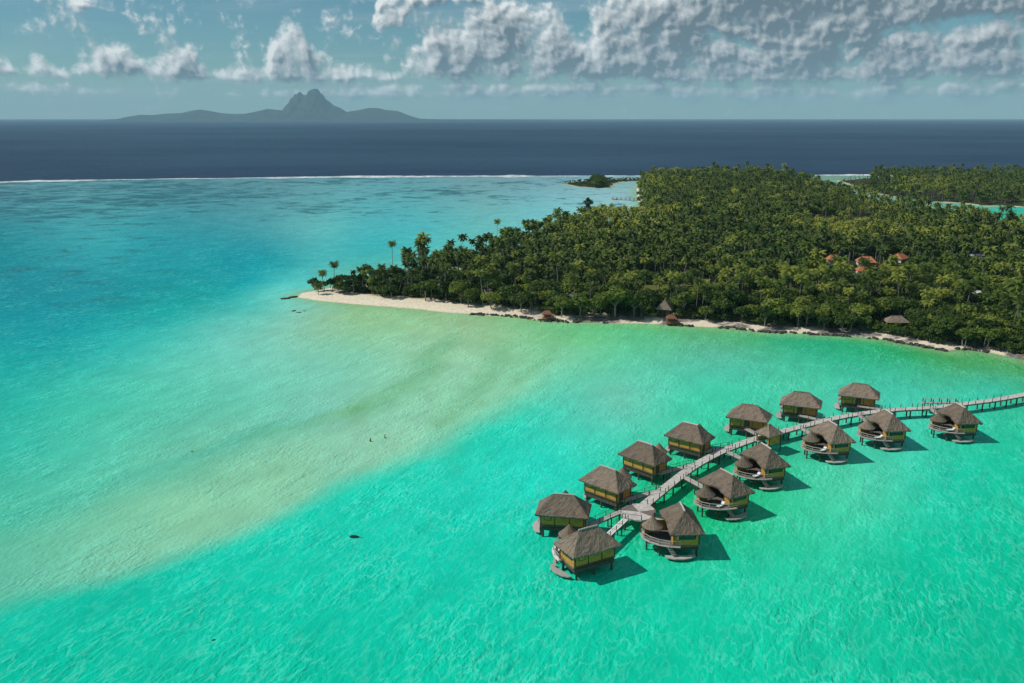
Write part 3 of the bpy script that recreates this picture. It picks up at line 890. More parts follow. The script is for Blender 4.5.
# ------------------------------------------------------------------ shore details
def hip_roof(mb, x0, x1, w, ze, zr, rl0, rl1, th=.28, nu=10, nv=8, sag=.12, seed=0, front_cut=None, rough=.05):
    """thatched hip roof: long axis x from x0 to x1, half width w, ridge from rl0 to rl1; closed, with eave thickness"""
    r = random.Random(seed)
    E = [(x0, -w), (x1, -w), (x1, w), (x0, w)]
    T = [(rl0, 0), (rl1, 0), (rl1, 0), (rl0, 0)]
    for k_ in range(4):
        a, b = E[k_], E[(k_ + 1) % 4]
        ta, tb = T[k_], T[(k_ + 1) % 4]
        grid, uvg = [], []
        ln = math.hypot(b[0] - a[0], b[1] - a[1])
        sl = math.hypot(w, zr - ze)
        for j in range(nv + 1):
            t = j / nv
            for i in range(nu + 1):
                q = i / nu
                ex, ey = a[0] + (b[0] - a[0]) * q, a[1] + (b[1] - a[1]) * q
                tx, ty_ = ta[0] + (tb[0] - ta[0]) * q, ta[1] + (tb[1] - ta[1]) * q
                z = ze + (zr - ze) * t - sag * math.sin(math.pi * t) * math.sin(math.pi * min(1, max(0, q)))
                if 0 < i < nu and j < nv: z += r.uniform(-rough, rough)
                if j == 0:
                    z += r.uniform(-.06, .03)
                    if front_cut and k_ == 0:
                        z += front_cut * math.exp(-((q - .55) / .22) ** 2)
                elif front_cut and k_ == 0: z += front_cut * math.exp(-((q - .55) / .22) ** 2) * max(0, 1 - t * 2.2)
                grid.append((ex + (tx - ex) * t, ey + (ty_ - ey) * t, z))
                uvg.append((q * ln * (1 - t) + t * ln * q * .5 + k_ * 13, t * sl))
        n1 = nu + 1
        fs = [(j * n1 + i, j * n1 + i + 1, (j + 1) * n1 + i + 1, (j + 1) * n1 + i) for j in range(nv) for i in range(nu)]
        mb.add(grid, fs, [[uvg[q] for q in f] for f in fs])
        # eave edge and underside
        cx = (x0 + x1) / 2
        edge = grid[:n1]
        lowv = [(p[0] + (cx - p[0]) * .03, p[1] * .97, p[2] - th + r.uniform(-.05, .03)) for p in edge]
        fs = [(i + 1, i, n1 + i, n1 + i + 1) for i in range(nu)]
        mb.add(edge + lowv, fs, [[(uvg[q % n1][0], -.3 if q >= n1 else 0) for q in f] for f in fs])
        und = [(p[0] + (tx_ - p[0]) * .55, p[1] * .45, ze + (zr - ze) * .5 - th) for p, tx_ in ((lowv[0], ta[0]), (lowv[-1], tb[0]))]
        mb.add([*lowv, und[1], und[0]], [tuple(range(n1 + 2))])

def cone_roof(mb, cx, cy, rad, ze, zr, n=8, th=.2, seed=0):
    r = random.Random(seed)
    nv = 5
    for i in range(n):
        a0, a1 = 2 * math.pi * i / n, 2 * math.pi * (i + 1) / n
        g_, uvg = [], []
        for j in range(nv + 1):
            t = j / nv
            for a in (a0, (a0 + a1) / 2, a1):
                rr = rad * (1 - t) + .06
                z = ze + (zr - ze) * t - .12 * math.sin(math.pi * t)
                g_.append((cx + math.cos(a) * rr, cy + math.sin(a) * rr, z)); uvg.append((a * rad, t * 2.5))
        fs = [(j * 3 + q, j * 3 + q + 1, (j + 1) * 3 + q + 1, (j + 1) * 3 + q) for j in range(nv) for q in range(2)]
        mb.add(g_, fs, [[uvg[q] for q in f] for f in fs])
        e0, e1, e2 = g_[0], g_[1], g_[2]
        dn = lambda p: (cx + (p[0] - cx) * .95, cy + (p[1] - cy) * .95, p[2] - th)
        mb.add([e0, e1, e2, dn(e2), dn(e1), dn(e0), (cx, cy, ze + .35)], [(1, 0, 5, 4), (2, 1, 4, 3), (5, 6, 4), (4, 6, 3)])

# ---- houses among the trees
def house(pu, pv, name, wall, roofm, size, label, cat='house', rz=0.0, zr=5.2, thatch=False):
    p = un(pu, pv, 3.6)
    root = empty(name, (p.x, p.y, 1.2), rz)
    L, W = size
    mb = MB()
    for sx_ in (-1, 1): mb.box((sx_ * (L * .84), 0, 1.4), (.2, W * 1.6, 2.8))
    for sy_ in (-1, 1): mb.box((0, sy_ * W * .82, 1.4), (L * 1.68 - .42, .2, 2.8))
    mb.box((0, 0, .1), (L * 1.7 - .5, W * 1.62 - .3, .2))
    w_ = mb.build('wall', M[wall], root)
    rb = MB()
    hip_roof(rb, -L, L, W, 2.75, zr, -L * .45, L * .45, .18, 6, 4, .03, 3, rough=.015 if not thatch else .04)
    rf = rb.build('roof', M[roofm], root)
    mb = MB(); mb.box((0, 0, zr + .05), (L * .95, .28, .16)); mb.build('ridge_cap', M[roofm], rf)
    for wx in (-.45, .45):
        fr = MB(); fr.box((L * wx, -W * .82 - .14, 1.6), (1.2, .08, 1.2)); fo = fr.build('window', M['timber_dark'], root)
        gb = MB(); gb.box((L * wx, -W * .82 - .2, 1.6), (1.0, .04, 1.0)); gb.build('pane', M['glass'], fo)
    db = MB(); db.box((0, -W * .82 - .14, 1.05), (.95, .08, 2.1)); db.build('door', M['orange_wood'], root)
    tag(root, label, cat)
T = HOUSES
house(T[0][0], T[0][1], 'house', 'plaster', 'orange_tile', (4.6, 3.8), 'orange roofed house in the grove, largest of the orange roofs', rz=R(-12))
house(T[1][0], T[1][1], 'house', 'plaster', 'orange_tile', (4.0, 3.8), 'orange roofed house standing furthest right of the orange roofs, with pale sunlit slope', rz=R(38))
house(T[2][0], T[2][1], 'house', 'plaster', 'orange_tile', (3.4, 3.0), 'small orange roofed house half hidden below the largest orange roof', rz=R(-8))
house(T[3][0], T[3][1], 'house', 'plaster', 'orange_tile', (3.2, 2.8), 'small orange roofed house furthest left of the orange roofs, mostly hidden by palms', rz=R(10))
house(T[4][0], T[4][1], 'beach_pavilion', 'timber_dark', 'thatch', (3.0, 3.0), 'steep thatched pavilion behind the red wooden hut on the beach', 'pavilion', R(70), 6.2, True)
house(T[5][0], T[5][1], 'beach_pavilion', 'timber_dark', 'thatch', (3.9, 2.7), 'low thatched pavilion in the glade near the right end of the beach', 'pavilion', R(-4), 4.6, True)
house(T[6][0], T[6][1], 'beach_pavilion', 'timber_dark', 'grey_roof', (5.0, 3.4), 'grey roofed pavilion in the trees behind the left red wooden hut', 'pavilion', R(-6), 5.6)
house(T[7][0], T[7][1], 'service_building', 'plaster', 'pale_roof', (6.5, 4.2), 'white walled building with pale roof at the right edge of the grove', 'building', R(-8), 4.0)
house(T[8][0], T[8][1], 'service_building', 'plaster', 'pale_roof', (4.6, 2.4), 'small pale roof deep in the grove, upper of two above the white building', 'building', R(4), 3.4)
house(T[9][0], T[9][1], 'service_building', 'plaster', 'pale_roof', (3.2, 2.2), 'small pale roof left of the white building, lower of two', 'building', R(6), 3.4)
house(T[10][0], T[10][1], 'beach_pavilion', 'timber_dark', 'grey_roof', (3.6, 2.6), 'small grey roofed shelter among trees at the back of the bright beach', 'pavilion', R(-8), 4.4)

def beach_hut(pu, pv, label):
    p = un(pu, pv, 0)
    root = empty('beach_hut', (p.x, p.y, 0), R(-4)); root.scale = (.78, .78, .78)
    mb = MB(); mb.box((0, 0, 1.0), (6.4, 4.6, .22)); mb.build('deck', M['orange_wood'], root)
    for a in (-2.9, 0, 2.9):
        for b in (-2.0, 2.0):
            q = MB(); q.tube([(a, b, -1), (a, b, .9)], .14); q.build('pile', M['timber_dark'], root)
    mb = MB(); mb.box((-.6, 1.0, 2.0), (3.6, 2.2, 1.8)); mb.box((1.8, .2, 1.6), (.9, 3.2, 1.0)); mb.build('counter', M['orange_wood'], root)
    for a in (-2.8, 2.8):
        for b in (-1.9, 1.9):
            q = MB(); q.box((a, b, 2.3), (.16, .16, 2.4)); q.build('post', M['timber_dark'], root)
    rb = MB(); hip_roof(rb, -3.3, 1.6, 2.4, 3.4, 4.9, -1.6, .1, .15, 6, 4, .03, 5); rb.build('roof', M['hut_roof'], root)
    mb = MB()
    for b in (-2.2,): mb.box((0, b, 1.9), (6.2, .07, .09)); mb.box((0, b, 1.5), (6.2, .05, .06))
    mb.build('railing', M['timber'], root)
    tag(root, label, 'hut')
beach_hut(549, 320.5, 'red wooden beach hut on piles at the shore, left one of two')
beach_hut(673, 325, 'red wooden beach hut on piles at the shore, right one of two')

# rock revetment along the shaded shore
rv, rf_ = [], []
stone = [Vector(p) for p in ((-1, -1, -.6), (1, -1, -.6), (1, 1, -.6), (-1, 1, -.6), (-.7, -.7, .5), (.75, -.6, .6), (.6, .7, .45), (-.7, .65, .6))]
SF = [(3, 2, 1, 0), (4, 5, 6, 7), (0, 1, 5, 4), (1, 2, 6, 5), (2, 3, 7, 6), (3, 0, 4, 7)]
mb = MB()
for q in range(len(front) - 2):
    a, b = Vector((*front[q], 0)), Vector((*front[q + 1], 0))
    ln = (b - a).length
    if q < 6: continue
    for _ in range(int(ln * 2.0)):
        t = rnd.random(); p = a.lerp(b, t)
        gate = fbm(np.array([p.x / 10]), np.array([p.y / 10]), 2, 60)[0]
        if gate < .42: continue
        nrm = Vector((-(b - a).y, (b - a).x, 0)).normalized()
        p = p + nrm * rnd.uniform(-.8, 1.6)
        s_ = rnd.uniform(.3, .75); ro = Matrix.Rotation(rnd.uniform(0, 6.28), 3, 'Z')
        mb.add([p + ro @ Vector((w.x * s_ * rnd.uniform(.8, 1.3), w.y * s_ * rnd.uniform(.7, 1.1), w.z * s_ + .25)) for w in stone], SF)
o = mb.build('shore_rocks', M['rock']); tag(o, 'dark rocks lining the water edge of the motu', 'rocks', kind='stuff')

def rock(pu, pv, size, label, m='rock', zc=.1, cat='rock', el=2.0, rz=0, group=None):
    p = un(pu, pv, 0)
    mb = MB(); r = random.Random(int(pu * 7 + pv))
    n, k_ = 10, 6
    vs, fs = [], []
    for j in range(k_ + 1):
        th_ = math.pi * j / k_
        for i in range(n):
            a = 2 * math.pi * i / n
            q = 1 + r.uniform(-.22, .22)
            x_, y_ = math.sin(th_) * math.cos(a) * size * el * q, math.sin(th_) * math.sin(a) * size * q
            vs.append((x_ * math.cos(rz) - y_ * math.sin(rz), x_ * math.sin(rz) + y_ * math.cos(rz), math.cos(th_) * size * .5 * q))
    fs = [(j * n + i, (j + 1) * n + i, (j + 1) * n + (i + 1) % n, j * n + (i + 1) % n) for j in range(k_) for i in range(n)]
    mb.add(vs, fs)
    o = mb.build('rock' if m == 'rock' else 'coral_head', M[m], None, True)
    o.location = (p.x, p.y, zc)
    tag(o, label, cat, group)
rock(285.5, 299, .9, 'long dark rock in the water off the tip of the beach', zc=.15, el=2.6, rz=R(20))
rock(293.5, 297.5, .8, 'dark rock where the tip of the beach meets the water', zc=.25, el=2.6, rz=R(35))
rock(294, 311, .75, 'dark coral head, left end of the ring off the beach tip', 'coral', -.1, 'coral', 1.6, R(50))
rock(299, 312.5, .7, 'dark coral head, lowest of the ring off the beach tip', 'coral', -.15, 'coral', 1.7)
rock(304.5, 311, .5, 'faint coral head, right end of the ring off the beach tip', 'coral', -.12, 'coral', 1.6)
rock(192, 451.5, .22, 'tiny dark coral head on the pale sandbank far from the bungalows', 'coral', -.02, 'coral', 1.9)
rock(213.5, 640, .22, 'small dark coral head in open turquoise water near the bottom of the view', 'coral', .0, 'coral', 1.3, R(40))
rock(470, 434, .2, 'small dark coral head at the edge between sandbank and deeper water', 'coral', -.02, 'coral', 2.0)

# ray near the surface
def ray_fish(pu, pv):
    p = un(pu, pv, 0)
    mb = MB(); vs, fs = [], []
    nL, nW = 12, 9
    for i in range(nL + 1):
        t = i / nL
        half = .62 * math.sin(math.pi * t ** .8) ** .8 * (1.0 - .2 * t) + .015
        for j in range(nW):
            q = j / (nW - 1) * 2 - 1
            z = .12 * (1 - q * q) * math.sin(math.pi * t) + .02 + .06 * abs(q) ** 3
            vs.append((-1.05 + 2.0 * t, half * q, z))
    for i in range(nL):
        for j in range(nW - 1): fs.append((i * nW + j, i * nW + j + 1, (i + 1) * nW + j + 1, (i + 1) * nW + j))
    n0 = len(vs)
    vs += [(a, b, -.05) for a, b, c_ in vs]
    fs += [tuple(q + n0 for q in f[::-1]) for f in fs]
    mb.add(vs, fs)
    mb.tube([(.85, 0, .03), (1.3, -.1, .03), (1.7, -.28, .02)], [.06, .035, .012], 5)
    o = mb.build('stingray', M['ray_skin'], None, True)
    o.location = (p.x, p.y, .0); o.rotation_euler.z = R(-9)
    tag(o, 'dark ray gliding at the surface of open turquoise water', 'ray')
ray_fish(355, 537)

# two waders on the sandbank: body above the water, one continuous skin each
def wader(pu, pv, rz, label, arm):
    p = un(pu, pv, 0)
    root = empty('person', (p.x, p.y, 0), rz)
    J = [((0, 0, -.30), .17), ((0, 0, .0), .15), ((0, 0, .26), .145), ((0, .0, .44), .15), ((0, 0, .54), .065), ((0, .01, .60), .075), ((0, .02, .68), .10), ((0, .015, .78), .095),
         ((.17, 0, .46), .065), ((.24, .02, .22), .048), ((.22, .16, .04), .038), ((.20, .22, .0), .035),
         ((-.17, 0, .46), .065), (arm[0], .048), (arm[1], .038), (arm[2], .035),
         ((.09, 0, -.45), .1), ((-.09, 0, -.45), .1), ((.09, 0, -.8), .07), ((-.09, 0, -.8), .07)]
    Ed = [(0, 1), (1, 2), (2, 3), (3, 4), (4, 5), (5, 6), (6, 7), (3, 8), (8, 9), (9, 10), (10, 11), (3, 12), (12, 13), (13, 14), (14, 15), (0, 16), (0, 17), (16, 18), (17, 19)]
    me = bpy.data.meshes.new('body')
    me.from_pydata([j[0] for j in J], Ed, [])
    o = bpy.data.objects.new('body', me); COL.objects.link(o); o.parent = root
    md = o.modifiers.new('skin', 'SKIN')
    for i, j in enumerate(J): me.skin_vertices[0].data[i].radius = (j[1], j[1])
    me.skin_vertices[0].data[0].use_root = True
    o.modifiers.new('sub', 'SUBSURF').levels = 1
    o.modifiers['sub'].render_levels = 1
    me.materials.append(M['skin'])
    hb = MB()
    vs = []
    for j in range(5):
        for i in range(10):
            a = 2 * math.pi * i / 10; t = j / 4 * math.pi / 2
            vs.append((math.cos(a) * .115 * math.cos(t * .98), math.sin(a) * .125 * math.cos(t * .98) - .01, .74 + .15 * math.sin(t) - (.10 if (j == 0 and math.sin(a) < .3) else 0)))
    hb.add(vs, [(j * 10 + i, j * 10 + (i + 1) % 10, (j + 1) * 10 + (i + 1) % 10, (j + 1) * 10 + i) for j in range(4) for i in range(10)])
    hb.build('hair', M['hair'], root, True)
    sw = MB(); sw.tube([(0, 0, -.28), (0, 0, -.05), (0, 0, .08)], [.185, .18, .165], 10); sw.build('swim_shorts', M['swimwear'], root, True)
    tag(root, label, 'person')
def make_people():
    wader(370.5, 441.5, R(40), 'person wading waist deep on the sandbank, the nearer one', ((-.24, .04, .22), (-.2, .2, .1), (-.16, .3, .12)))
    wader(385, 438, R(-60), 'person wading waist deep on the sandbank, the farther one', ((-.26, -.02, .24), (-.3, .1, .05), (-.31, .16, .0)))
try:
    _t = bpy.data.meshes.new('t'); bpy.data.meshes.remove(_t)
    make_people()
except Exception as e:
    print('people', e)

# small jetty on the far side of the motu
def jetty():
    a, b = un(612, 198.2, 1.2), un(643, 199.5, 1.2)
    root = empty('jetty', (a.x, a.y, 0), math.atan2(b.y - a.y, b.x - a.x))
    L = (b - a).length
    mb = MB(); mb.box((L / 2, 0, 1.2), (L, 3.4, .25)); mb.box((2.2, 0, 1.23), (4.4, 7.0, .25)); mb.build('deck', M['timber'], root)
    for i in range(8):
        for sy_ in (-1.4, 1.4):
            q = MB(); q.tube([(.8 + i * (L - 1) / 7, sy_, -1.5), (.8 + i * (L - 1) / 7, sy_, 2.4)], .2); q.build('pile', M['timber_dark'], root)
    tag(root, 'small timber jetty reaching out from the far side of the motu', 'jetty')
jetty()

# ------------------------------------------------------------------ bungalows
Z0 = 2.3      # deck level
def wall_run(mb, a, b, z0, z1, th=.12):
    a, b = Vector(a), Vector(b)
    d = b - a
    mb.box(((a.x + b.x) / 2, (a.y + b.y) / 2, (z0 + z1) / 2), (d.length, th, z1 - z0), math.atan2(d.y, d.x))

def make_bungalow(kind, seed, bright=False):
    """long axis +x points away from the boardwalk, the open terrace is on the -y side"""
    root = empty('bungalow')
    ZE, ZR = 4.6, 7.55
    # roof
    rb = MB()
    if kind == 'side_door': hip_roof(rb, -4.95, 4.75, 3.15, ZE, ZR - .2, -1.9, 1.6, .3, 14, 9, .0, seed, .55, .07)
    else: hip_roof(rb, -4.75, 4.75, 3.0, ZE, ZR, -1.75, 1.75, .3, 14, 9, .10, seed, .8, .08)
    roof = rb.build('roof', M['thatch'], root)
    cap = MB(); cap.tube([(-1.85, 0, ZR - .05 - (.2 if kind == 'side_door' else 0)), (0, 0, ZR - .02 - (.2 if kind == 'side_door' else 0)), (1.85, 0, ZR - .05 - (.2 if kind == 'side_door' else 0))], .15, 6)
    cap.build('ridge_cap', M['ridge'] if kind != 'side_door' else M['thatch'], roof)
    # floor and platform
    fb = MB()
    fb.prism([(-4.0, -2.3), (4.0, -2.3), (4.0, 2.0), (-4.0, 2.0)], Z0 - .28, Z0)
    fb.build('floor', M['deck_brown'], root)
    # terrace: curved outer edge on the open side
    ctr = [(-2.0, -4.4), (-1.5, -5.9), (-.3, -6.8), (1.3, -6.75), (2.6, -5.9), (3.7, -4.6), (4.4, -3.0), (4.7, -1.2)]
    arc = [(-2.0, -2.32)] + ctr + [(4.02, -.9), (4.02, -2.32)]
    tb = MB(); tb.prism(arc, Z0 - .22, Z0 - .03)
    ter = tb.build('terrace', M['deck_brown'], root)
    # pale capping along the curved edge, then the rail
    rim = MB()
    for a, b in zip(ctr[:-1], ctr[1:]):
        d = Vector(b) - Vector(a)
        rim.box(((a[0] + b[0]) / 2, (a[1] + b[1]) / 2, Z0 + .02), (d.length + .1, .5, .1), math.atan2(d.y, d.x))
    rim.build('edge_board', M['white'] if bright else M['edge_grey'], ter)
    rl = MB()
    for a, b in zip(ctr[:-1], ctr[1:]):
        d = Vector(b) - Vector(a)
        for zz, t in ((1.0, .10), (.55, .05)):
            rl.box(((a[0] + b[0]) / 2, (a[1] + b[1]) / 2, Z0 + zz), (d.length + .06, t, t), math.atan2(d.y, d.x))
    for p in ctr: rl.tube([(p[0], p[1], Z0), (p[0], p[1], Z0 + 1.05)], .055, 5)
    rl.build('railing', M['timber'], ter)
    # walls: woven panels between dark posts; the terrace side is open in the middle
    wb = MB()
    zt = 5.15
    if kind == 'side_door':
        wall_run(wb, (-3.8, 2.15), (-.75, 2.15), Z0, zt - .25); wall_run(wb, (.55, 2.15), (3.8, 2.15), Z0, zt - .25)
    else:
        wall_run(wb, (-3.8, 2.15), (3.8, 2.15), Z0, zt - .25)
    wall_run(wb, (-3.86, -2.15), (-3.86, 2.0), Z0, zt)
    wall_run(wb, (3.86, -2.0), (3.86, 2.0), Z0, Z0 + .95)
    wall_run(wb, (3.86, -2.0), (3.86, -1.5), Z0 + .95, zt); wall_run(wb, (3.86, 1.6), (3.86, 2.0), Z0 + .95, zt)
    wall_run(wb, (-3.7, -2.15), (-1.9, -2.15), Z0, zt - .25); wall_run(wb, (2.2, -2.15), (3.7, -2.15), Z0, zt - .25)
    wall = wb.build('wall', M['bamboo'], root)
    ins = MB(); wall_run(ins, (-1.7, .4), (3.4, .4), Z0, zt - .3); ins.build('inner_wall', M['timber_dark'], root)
    for px_, py_ in ((-3.8, 2.22), (-1.3, 2.22), (1.3, 2.22), (3.8, 2.22), (3.94, -2.1), (-3.94, -2.1), (-1.9, -2.2), (2.2, -2.2)):
        q = MB(); q.box((px_, py_, (Z0 + zt) / 2 - .1), (.16, .16, zt - Z0 - .1)); q.build('wall_post', M['timber_dark'], root)
    # outer end: wide window under a thatched awning
    wf = MB(); wf.box((3.9, .05, Z0 + 1.6), (.14, 2.7, 1.2)); wo = wf.build('window', M['timber_dark'], root)
    wp = MB(); wp.box((3.985, .05, Z0 + 1.6), (.03, 2.4, .95)); wp.build('pane', M['glass'], wo)
    wf = MB(); wf.box((2.55, 2.24, Z0 + 1.6), (1.3, .1, 1.1)); wo = wf.build('window', M['timber_dark'], root)
    wp = MB(); wp.box((2.55, 2.30, Z0 + 1.6), (1.1, .03, .85)); wp.build('pane', M['bamboo'], wo)
    sb = MB(); sb.box((0, 2.29, Z0 + .12), (7.6, .06, .24)); sb.build('sill_beam', M['timber_dark'], root)
    if kind == 'side_door':
        db = MB(); db.box((-.1, 2.1, Z0 + 1.05), (1.2, .08, 2.1)); db.build('door', M['timber_dark'], root)
    else:
        db = MB(); db.box((-3.97, .9, Z0 + 1.05), (.08, 1.1, 2.1)); db.build('door', M['timber_dark'], root)
    # bathing turret with its small round roof at the inner end of the terrace
    gx_, gy_ = (.3, -5.1)
    gw = MB()
    n = 12
    for i in range(n):
        a0, a1 = 2 * math.pi * i / n, 2 * math.pi * (i + 1) / n
        if not 2.3 < (a0 + a1) / 2 < 4.95: continue
        wall_run(gw, (gx_ + 1.3 * math.cos(a0), gy_ + 1.3 * math.sin(a0)), (gx_ + 1.3 * math.cos(a1), gy_ + 1.3 * math.sin(a1)), Z0 - .05, Z0 + 1.8)
    gw.build('turret_wall', M['bamboo_orange'], root)
    for a in (.1, 1.2, 5.3):
        q = MB(); q.tube([(gx_ + 1.3 * math.cos(a), gy_ + 1.3 * math.sin(a), Z0 - .05), (gx_ + 1.3 * math.cos(a), gy_ + 1.3 * math.sin(a), Z0 + 2.15)], .09, 5); q.build('turret_post', M['timber_dark'], root)
    gr = MB(); cone_roof(gr, gx_, gy_, 1.8, Z0 + 1.9, Z0 + 3.75, 9, .2, seed); gr.build('turret_roof', M['thatch'], root)
    sc = MB(); wall_run(sc, (-1.9, -4.3), (-1.9, -2.3), Z0 - .05, Z0 + 1.9); sc.build('screen', M['bamboo_orange'], root)
    # low bathing platform and stair at the outer end
    pp = MB(); pp.prism([(4.2, -3.6), (5.0, -3.4), (5.6, -2.2), (5.7, -.8), (5.3, .6), (4.6, 1.5), (4.0, 1.6), (4.3, .2), (4.4, -1.6)], .45, .65)
    sw = pp.build('swim_platform', M['timber'], root)
    for q_ in ((4.9, -2.6), (4.7, .9)):
        q = MB(); q.tube([(*q_, -1.5), (*q_, .48)], .12, 6); q.build('pile', M['timber_dark'], sw)
    stb = MB()
    for i in range(5): stb.box((4.45 + i * .10, -2.9 + i * .16, Z0 - .2 - i * .25), (.26, .8, .06))
    stb.tube([(4.3, -3.3, Z0), (4.8, -2.2, .65)], .05, 4)
    stb.build('stair', M['timber'], root)
    # piles and bracing beams
    for a in (-3.5, -.1, 3.4):
        for b in (-1.95, 1.95):
            q = MB(); q.tube([(a, b, -2), (a, b, Z0 - .25)], .19, 7); q.build('pile', M['timber_dark'], root)
    for a, b in ((-1.4, -5.3), (.9, -6.1), (3.2, -4.3)):
        q = MB(); q.tube([(a, b, -2), (a, b, Z0 - .2)], .17, 7); q.build('pile', M['timber_dark'], root)
    bm = MB()
    for b in (-1.95, 1.95): bm.box((0, b, Z0 - .42), (7.8, .2, .26))
    for a in (-3.5, -.1, 3.4): bm.box((a, -.9 if a < -3 else -1.6, Z0 - .66), (.2, 5.6 if a < -3 else 7.2, .22))
    bm.build('beam', M['timber_dark'], root)
    sk = MB()  # dark boards added to imitate the shade and dense framing below the floor
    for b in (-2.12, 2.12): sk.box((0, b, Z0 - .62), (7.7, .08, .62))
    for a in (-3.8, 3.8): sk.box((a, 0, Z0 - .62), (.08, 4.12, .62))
    sk.build('shade_skirt', M['timber_dark'], root)
    return root

BUNG = [  # ridge middle (pixel), outward bearing, kind, label
 ('A', 563.9, 494.5, 170, 'end_door', 'thatched bungalow joined to the round deck by the level gangway, at the left end'),
 ('B', 608.1, 467.9, 136, 'end_door', 'thatched bungalow on the far side of the boardwalk, second counted from the round deck'),
 ('C', 645.4, 443.0, 134, 'end_door', 'thatched bungalow on the far side of the boardwalk, third counted from the round deck'),
 ('D', 690.1, 423.6, 141, 'end_door', 'thatched bungalow on the far side of the boardwalk, fourth counted from the round deck'),
 ('E', 749.6, 404.0, 154, 'side_door', 'thatched bungalow with a door in its long side, just behind the boardwalk shelter'),
 ('F', 801.6, 391.5, 158, 'side_door', 'thatched bungalow with a door in its long side, middle of the three farthest'),
 ('G', 860.0, 383.0, 156, 'side_door', 'thatched bungalow farthest back of all, closest to the wooded shore'),
 ('H', 588.0, 528.0, 209, 'bright', 'thatched bungalow at the near end with a white curved deck in the sun'),
 ('I', 682.5, 506.8, 272, 'end_door', 'thatched bungalow right beside the round deck, near side, first in its row'),
 ('J', 726.9, 472.0, 297, 'end_door', 'thatched bungalow on the near side of the boardwalk, second counted from the round deck'),
 ('K', 766.2, 446.0, 286, 'end_door', 'thatched bungalow in front of the boardwalk shelter, near side, third from the round deck'),
 ('L', 833.0, 423.0, 281, 'end_door', 'thatched bungalow on the near side, fourth from the round deck, with a white lounger'),
 ('M', 889.0, 412.0, 276, 'end_door', 'thatched bungalow on the near side, fifth from the round deck, last but one'),
 ('N', 960.5, 405.3, 274, 'end_door', 'thatched bungalow on the near side, last in its row, below the mooring stage')]
protoA, protoB, protoH = make_bungalow('end_door', 1), make_bungalow('side_door', 2), make_bungalow('end_door', 3, True)
first = {'end_door': protoA, 'side_door': protoB, 'bright': protoH}
BP_ = {}
for nm, bu, bv, ang, kd, lab in BUNG:
    p = un(bu, bv, 7.45)
    src = first[kd]
    o = src if not BP_.get(kd) else copy_tree(src)
    BP_[kd] = True
    o.location = (p.x, p.y, 0)
    o.rotation_euler.z = R(ang)
    tag(o, lab, 'bungalow', 'thatched bungalows on stilts along the boardwalk')
    BP_[nm] = (Vector((p.x, p.y, 0)), R(ang))
def local(nm, x_, y_):
    p, a = BP_[nm]
    return Vector((p.x + x_ * math.cos(a) - y_ * math.sin(a), p.y + x_ * math.sin(a) + y_ * math.cos(a), 0))

# loungers and parasol-like furniture on some terraces
def lounger():
    root = empty('sun_lounger')
    mb = MB(); mb.box((0, 0, .28), (1.9, .7, .08)); mb.build('frame', M['timber_dark'], root)
    mb = MB(); mb.box((-.2, 0, .38), (1.3, .66, .12))
    mb.add([(.45, -.33, .34), (.45, .33, .34), (1.0, .33, .72), (1.0, -.33, .72), (.45, -.33, .46), (.45, .33, .46), (.96, .33, .84), (.96, -.33, .84)],
           [(3, 2, 1, 0), (4, 5, 6, 7), (0, 1, 5, 4), (1, 2, 6, 5), (2, 3, 7, 6), (3, 0, 4, 7)])
    mb.build('mattress', M['cushion'], root)
    for a in (-.8, .7):
        for b in (-.28, .28):
            q = MB(); q.box((a, b, .12), (.07, .07, .24)); q.build('leg', M['timber_dark'], root)
    return root
L0 = lounger()
for i, (nm, lx, ly, rz, lab) in enumerate((
    ('L', 3.0, -3.6, 120, 'white sun lounger on the terrace of the fourth near side bungalow'),
    ('M', 3.0, -3.6, 100, 'white sun lounger on the terrace of the fifth near side bungalow'),
    ('K', 2.9, -3.6, 110, 'white sun lounger on the terrace in front of the boardwalk shelter'),
    ('N', 3.0, -3.5, 95, 'white sun lounger on the terrace below the mooring stage'),
    ('H', 3.0, -3.6, 60, 'white sun lounger on the white curved deck at the near end'),
    ('J', 2.9, -3.6, 105, 'white sun lounger on the terrace of the second near side bungalow'))):
    o = L0 if i == 0 else copy_tree(L0)
    p = local(nm, lx, ly)
    o.location = (p.x, p.y, Z0 - .03); o.rotation_euler.z = BP_[nm][1] + R(rz)
    tag(o, lab, 'sun lounger', 'sun loungers on the terraces')

# ------------------------------------------------------------------ boardwalk
ctrl = [(645, 504), (663.7, 488.8), (681.3, 474.8), (694.5, 465.4), (716.5, 453.4), (735.6, 445.4), (758, 437.6), (782, 431.2), (800, 426.5), (832, 418.5), (862.6, 413), (897, 409.2), (925, 407.7), (945, 406.0), (965, 403.4), (997, 399.2), (1024, 394.2), (1075, 383.5), (1150, 366)]
cp = [un(a, b, Z0) for a, b in ctrl]
def catmull(P, step=1.3):
    out = []
    Q = [P[0] * 2 - P[1]] + P + [P[-1] * 2 - P[-2]]
    for i in range(1, len(Q) - 2):
        n = max(2, int((Q[i + 1] - Q[i]).length / step))
        for j in range(n):
            t = j / n
            out.append(.5 * ((2 * Q[i]) + (Q[i + 1] - Q[i - 1]) * t + (2 * Q[i - 1] - 5 * Q[i] + 4 * Q[i + 1] - Q[i + 2]) * t * t + (3 * Q[i] - Q[i - 1] - 3 * Q[i + 1] + Q[i + 2]) * t ** 3))
    return out + [P[-1]]
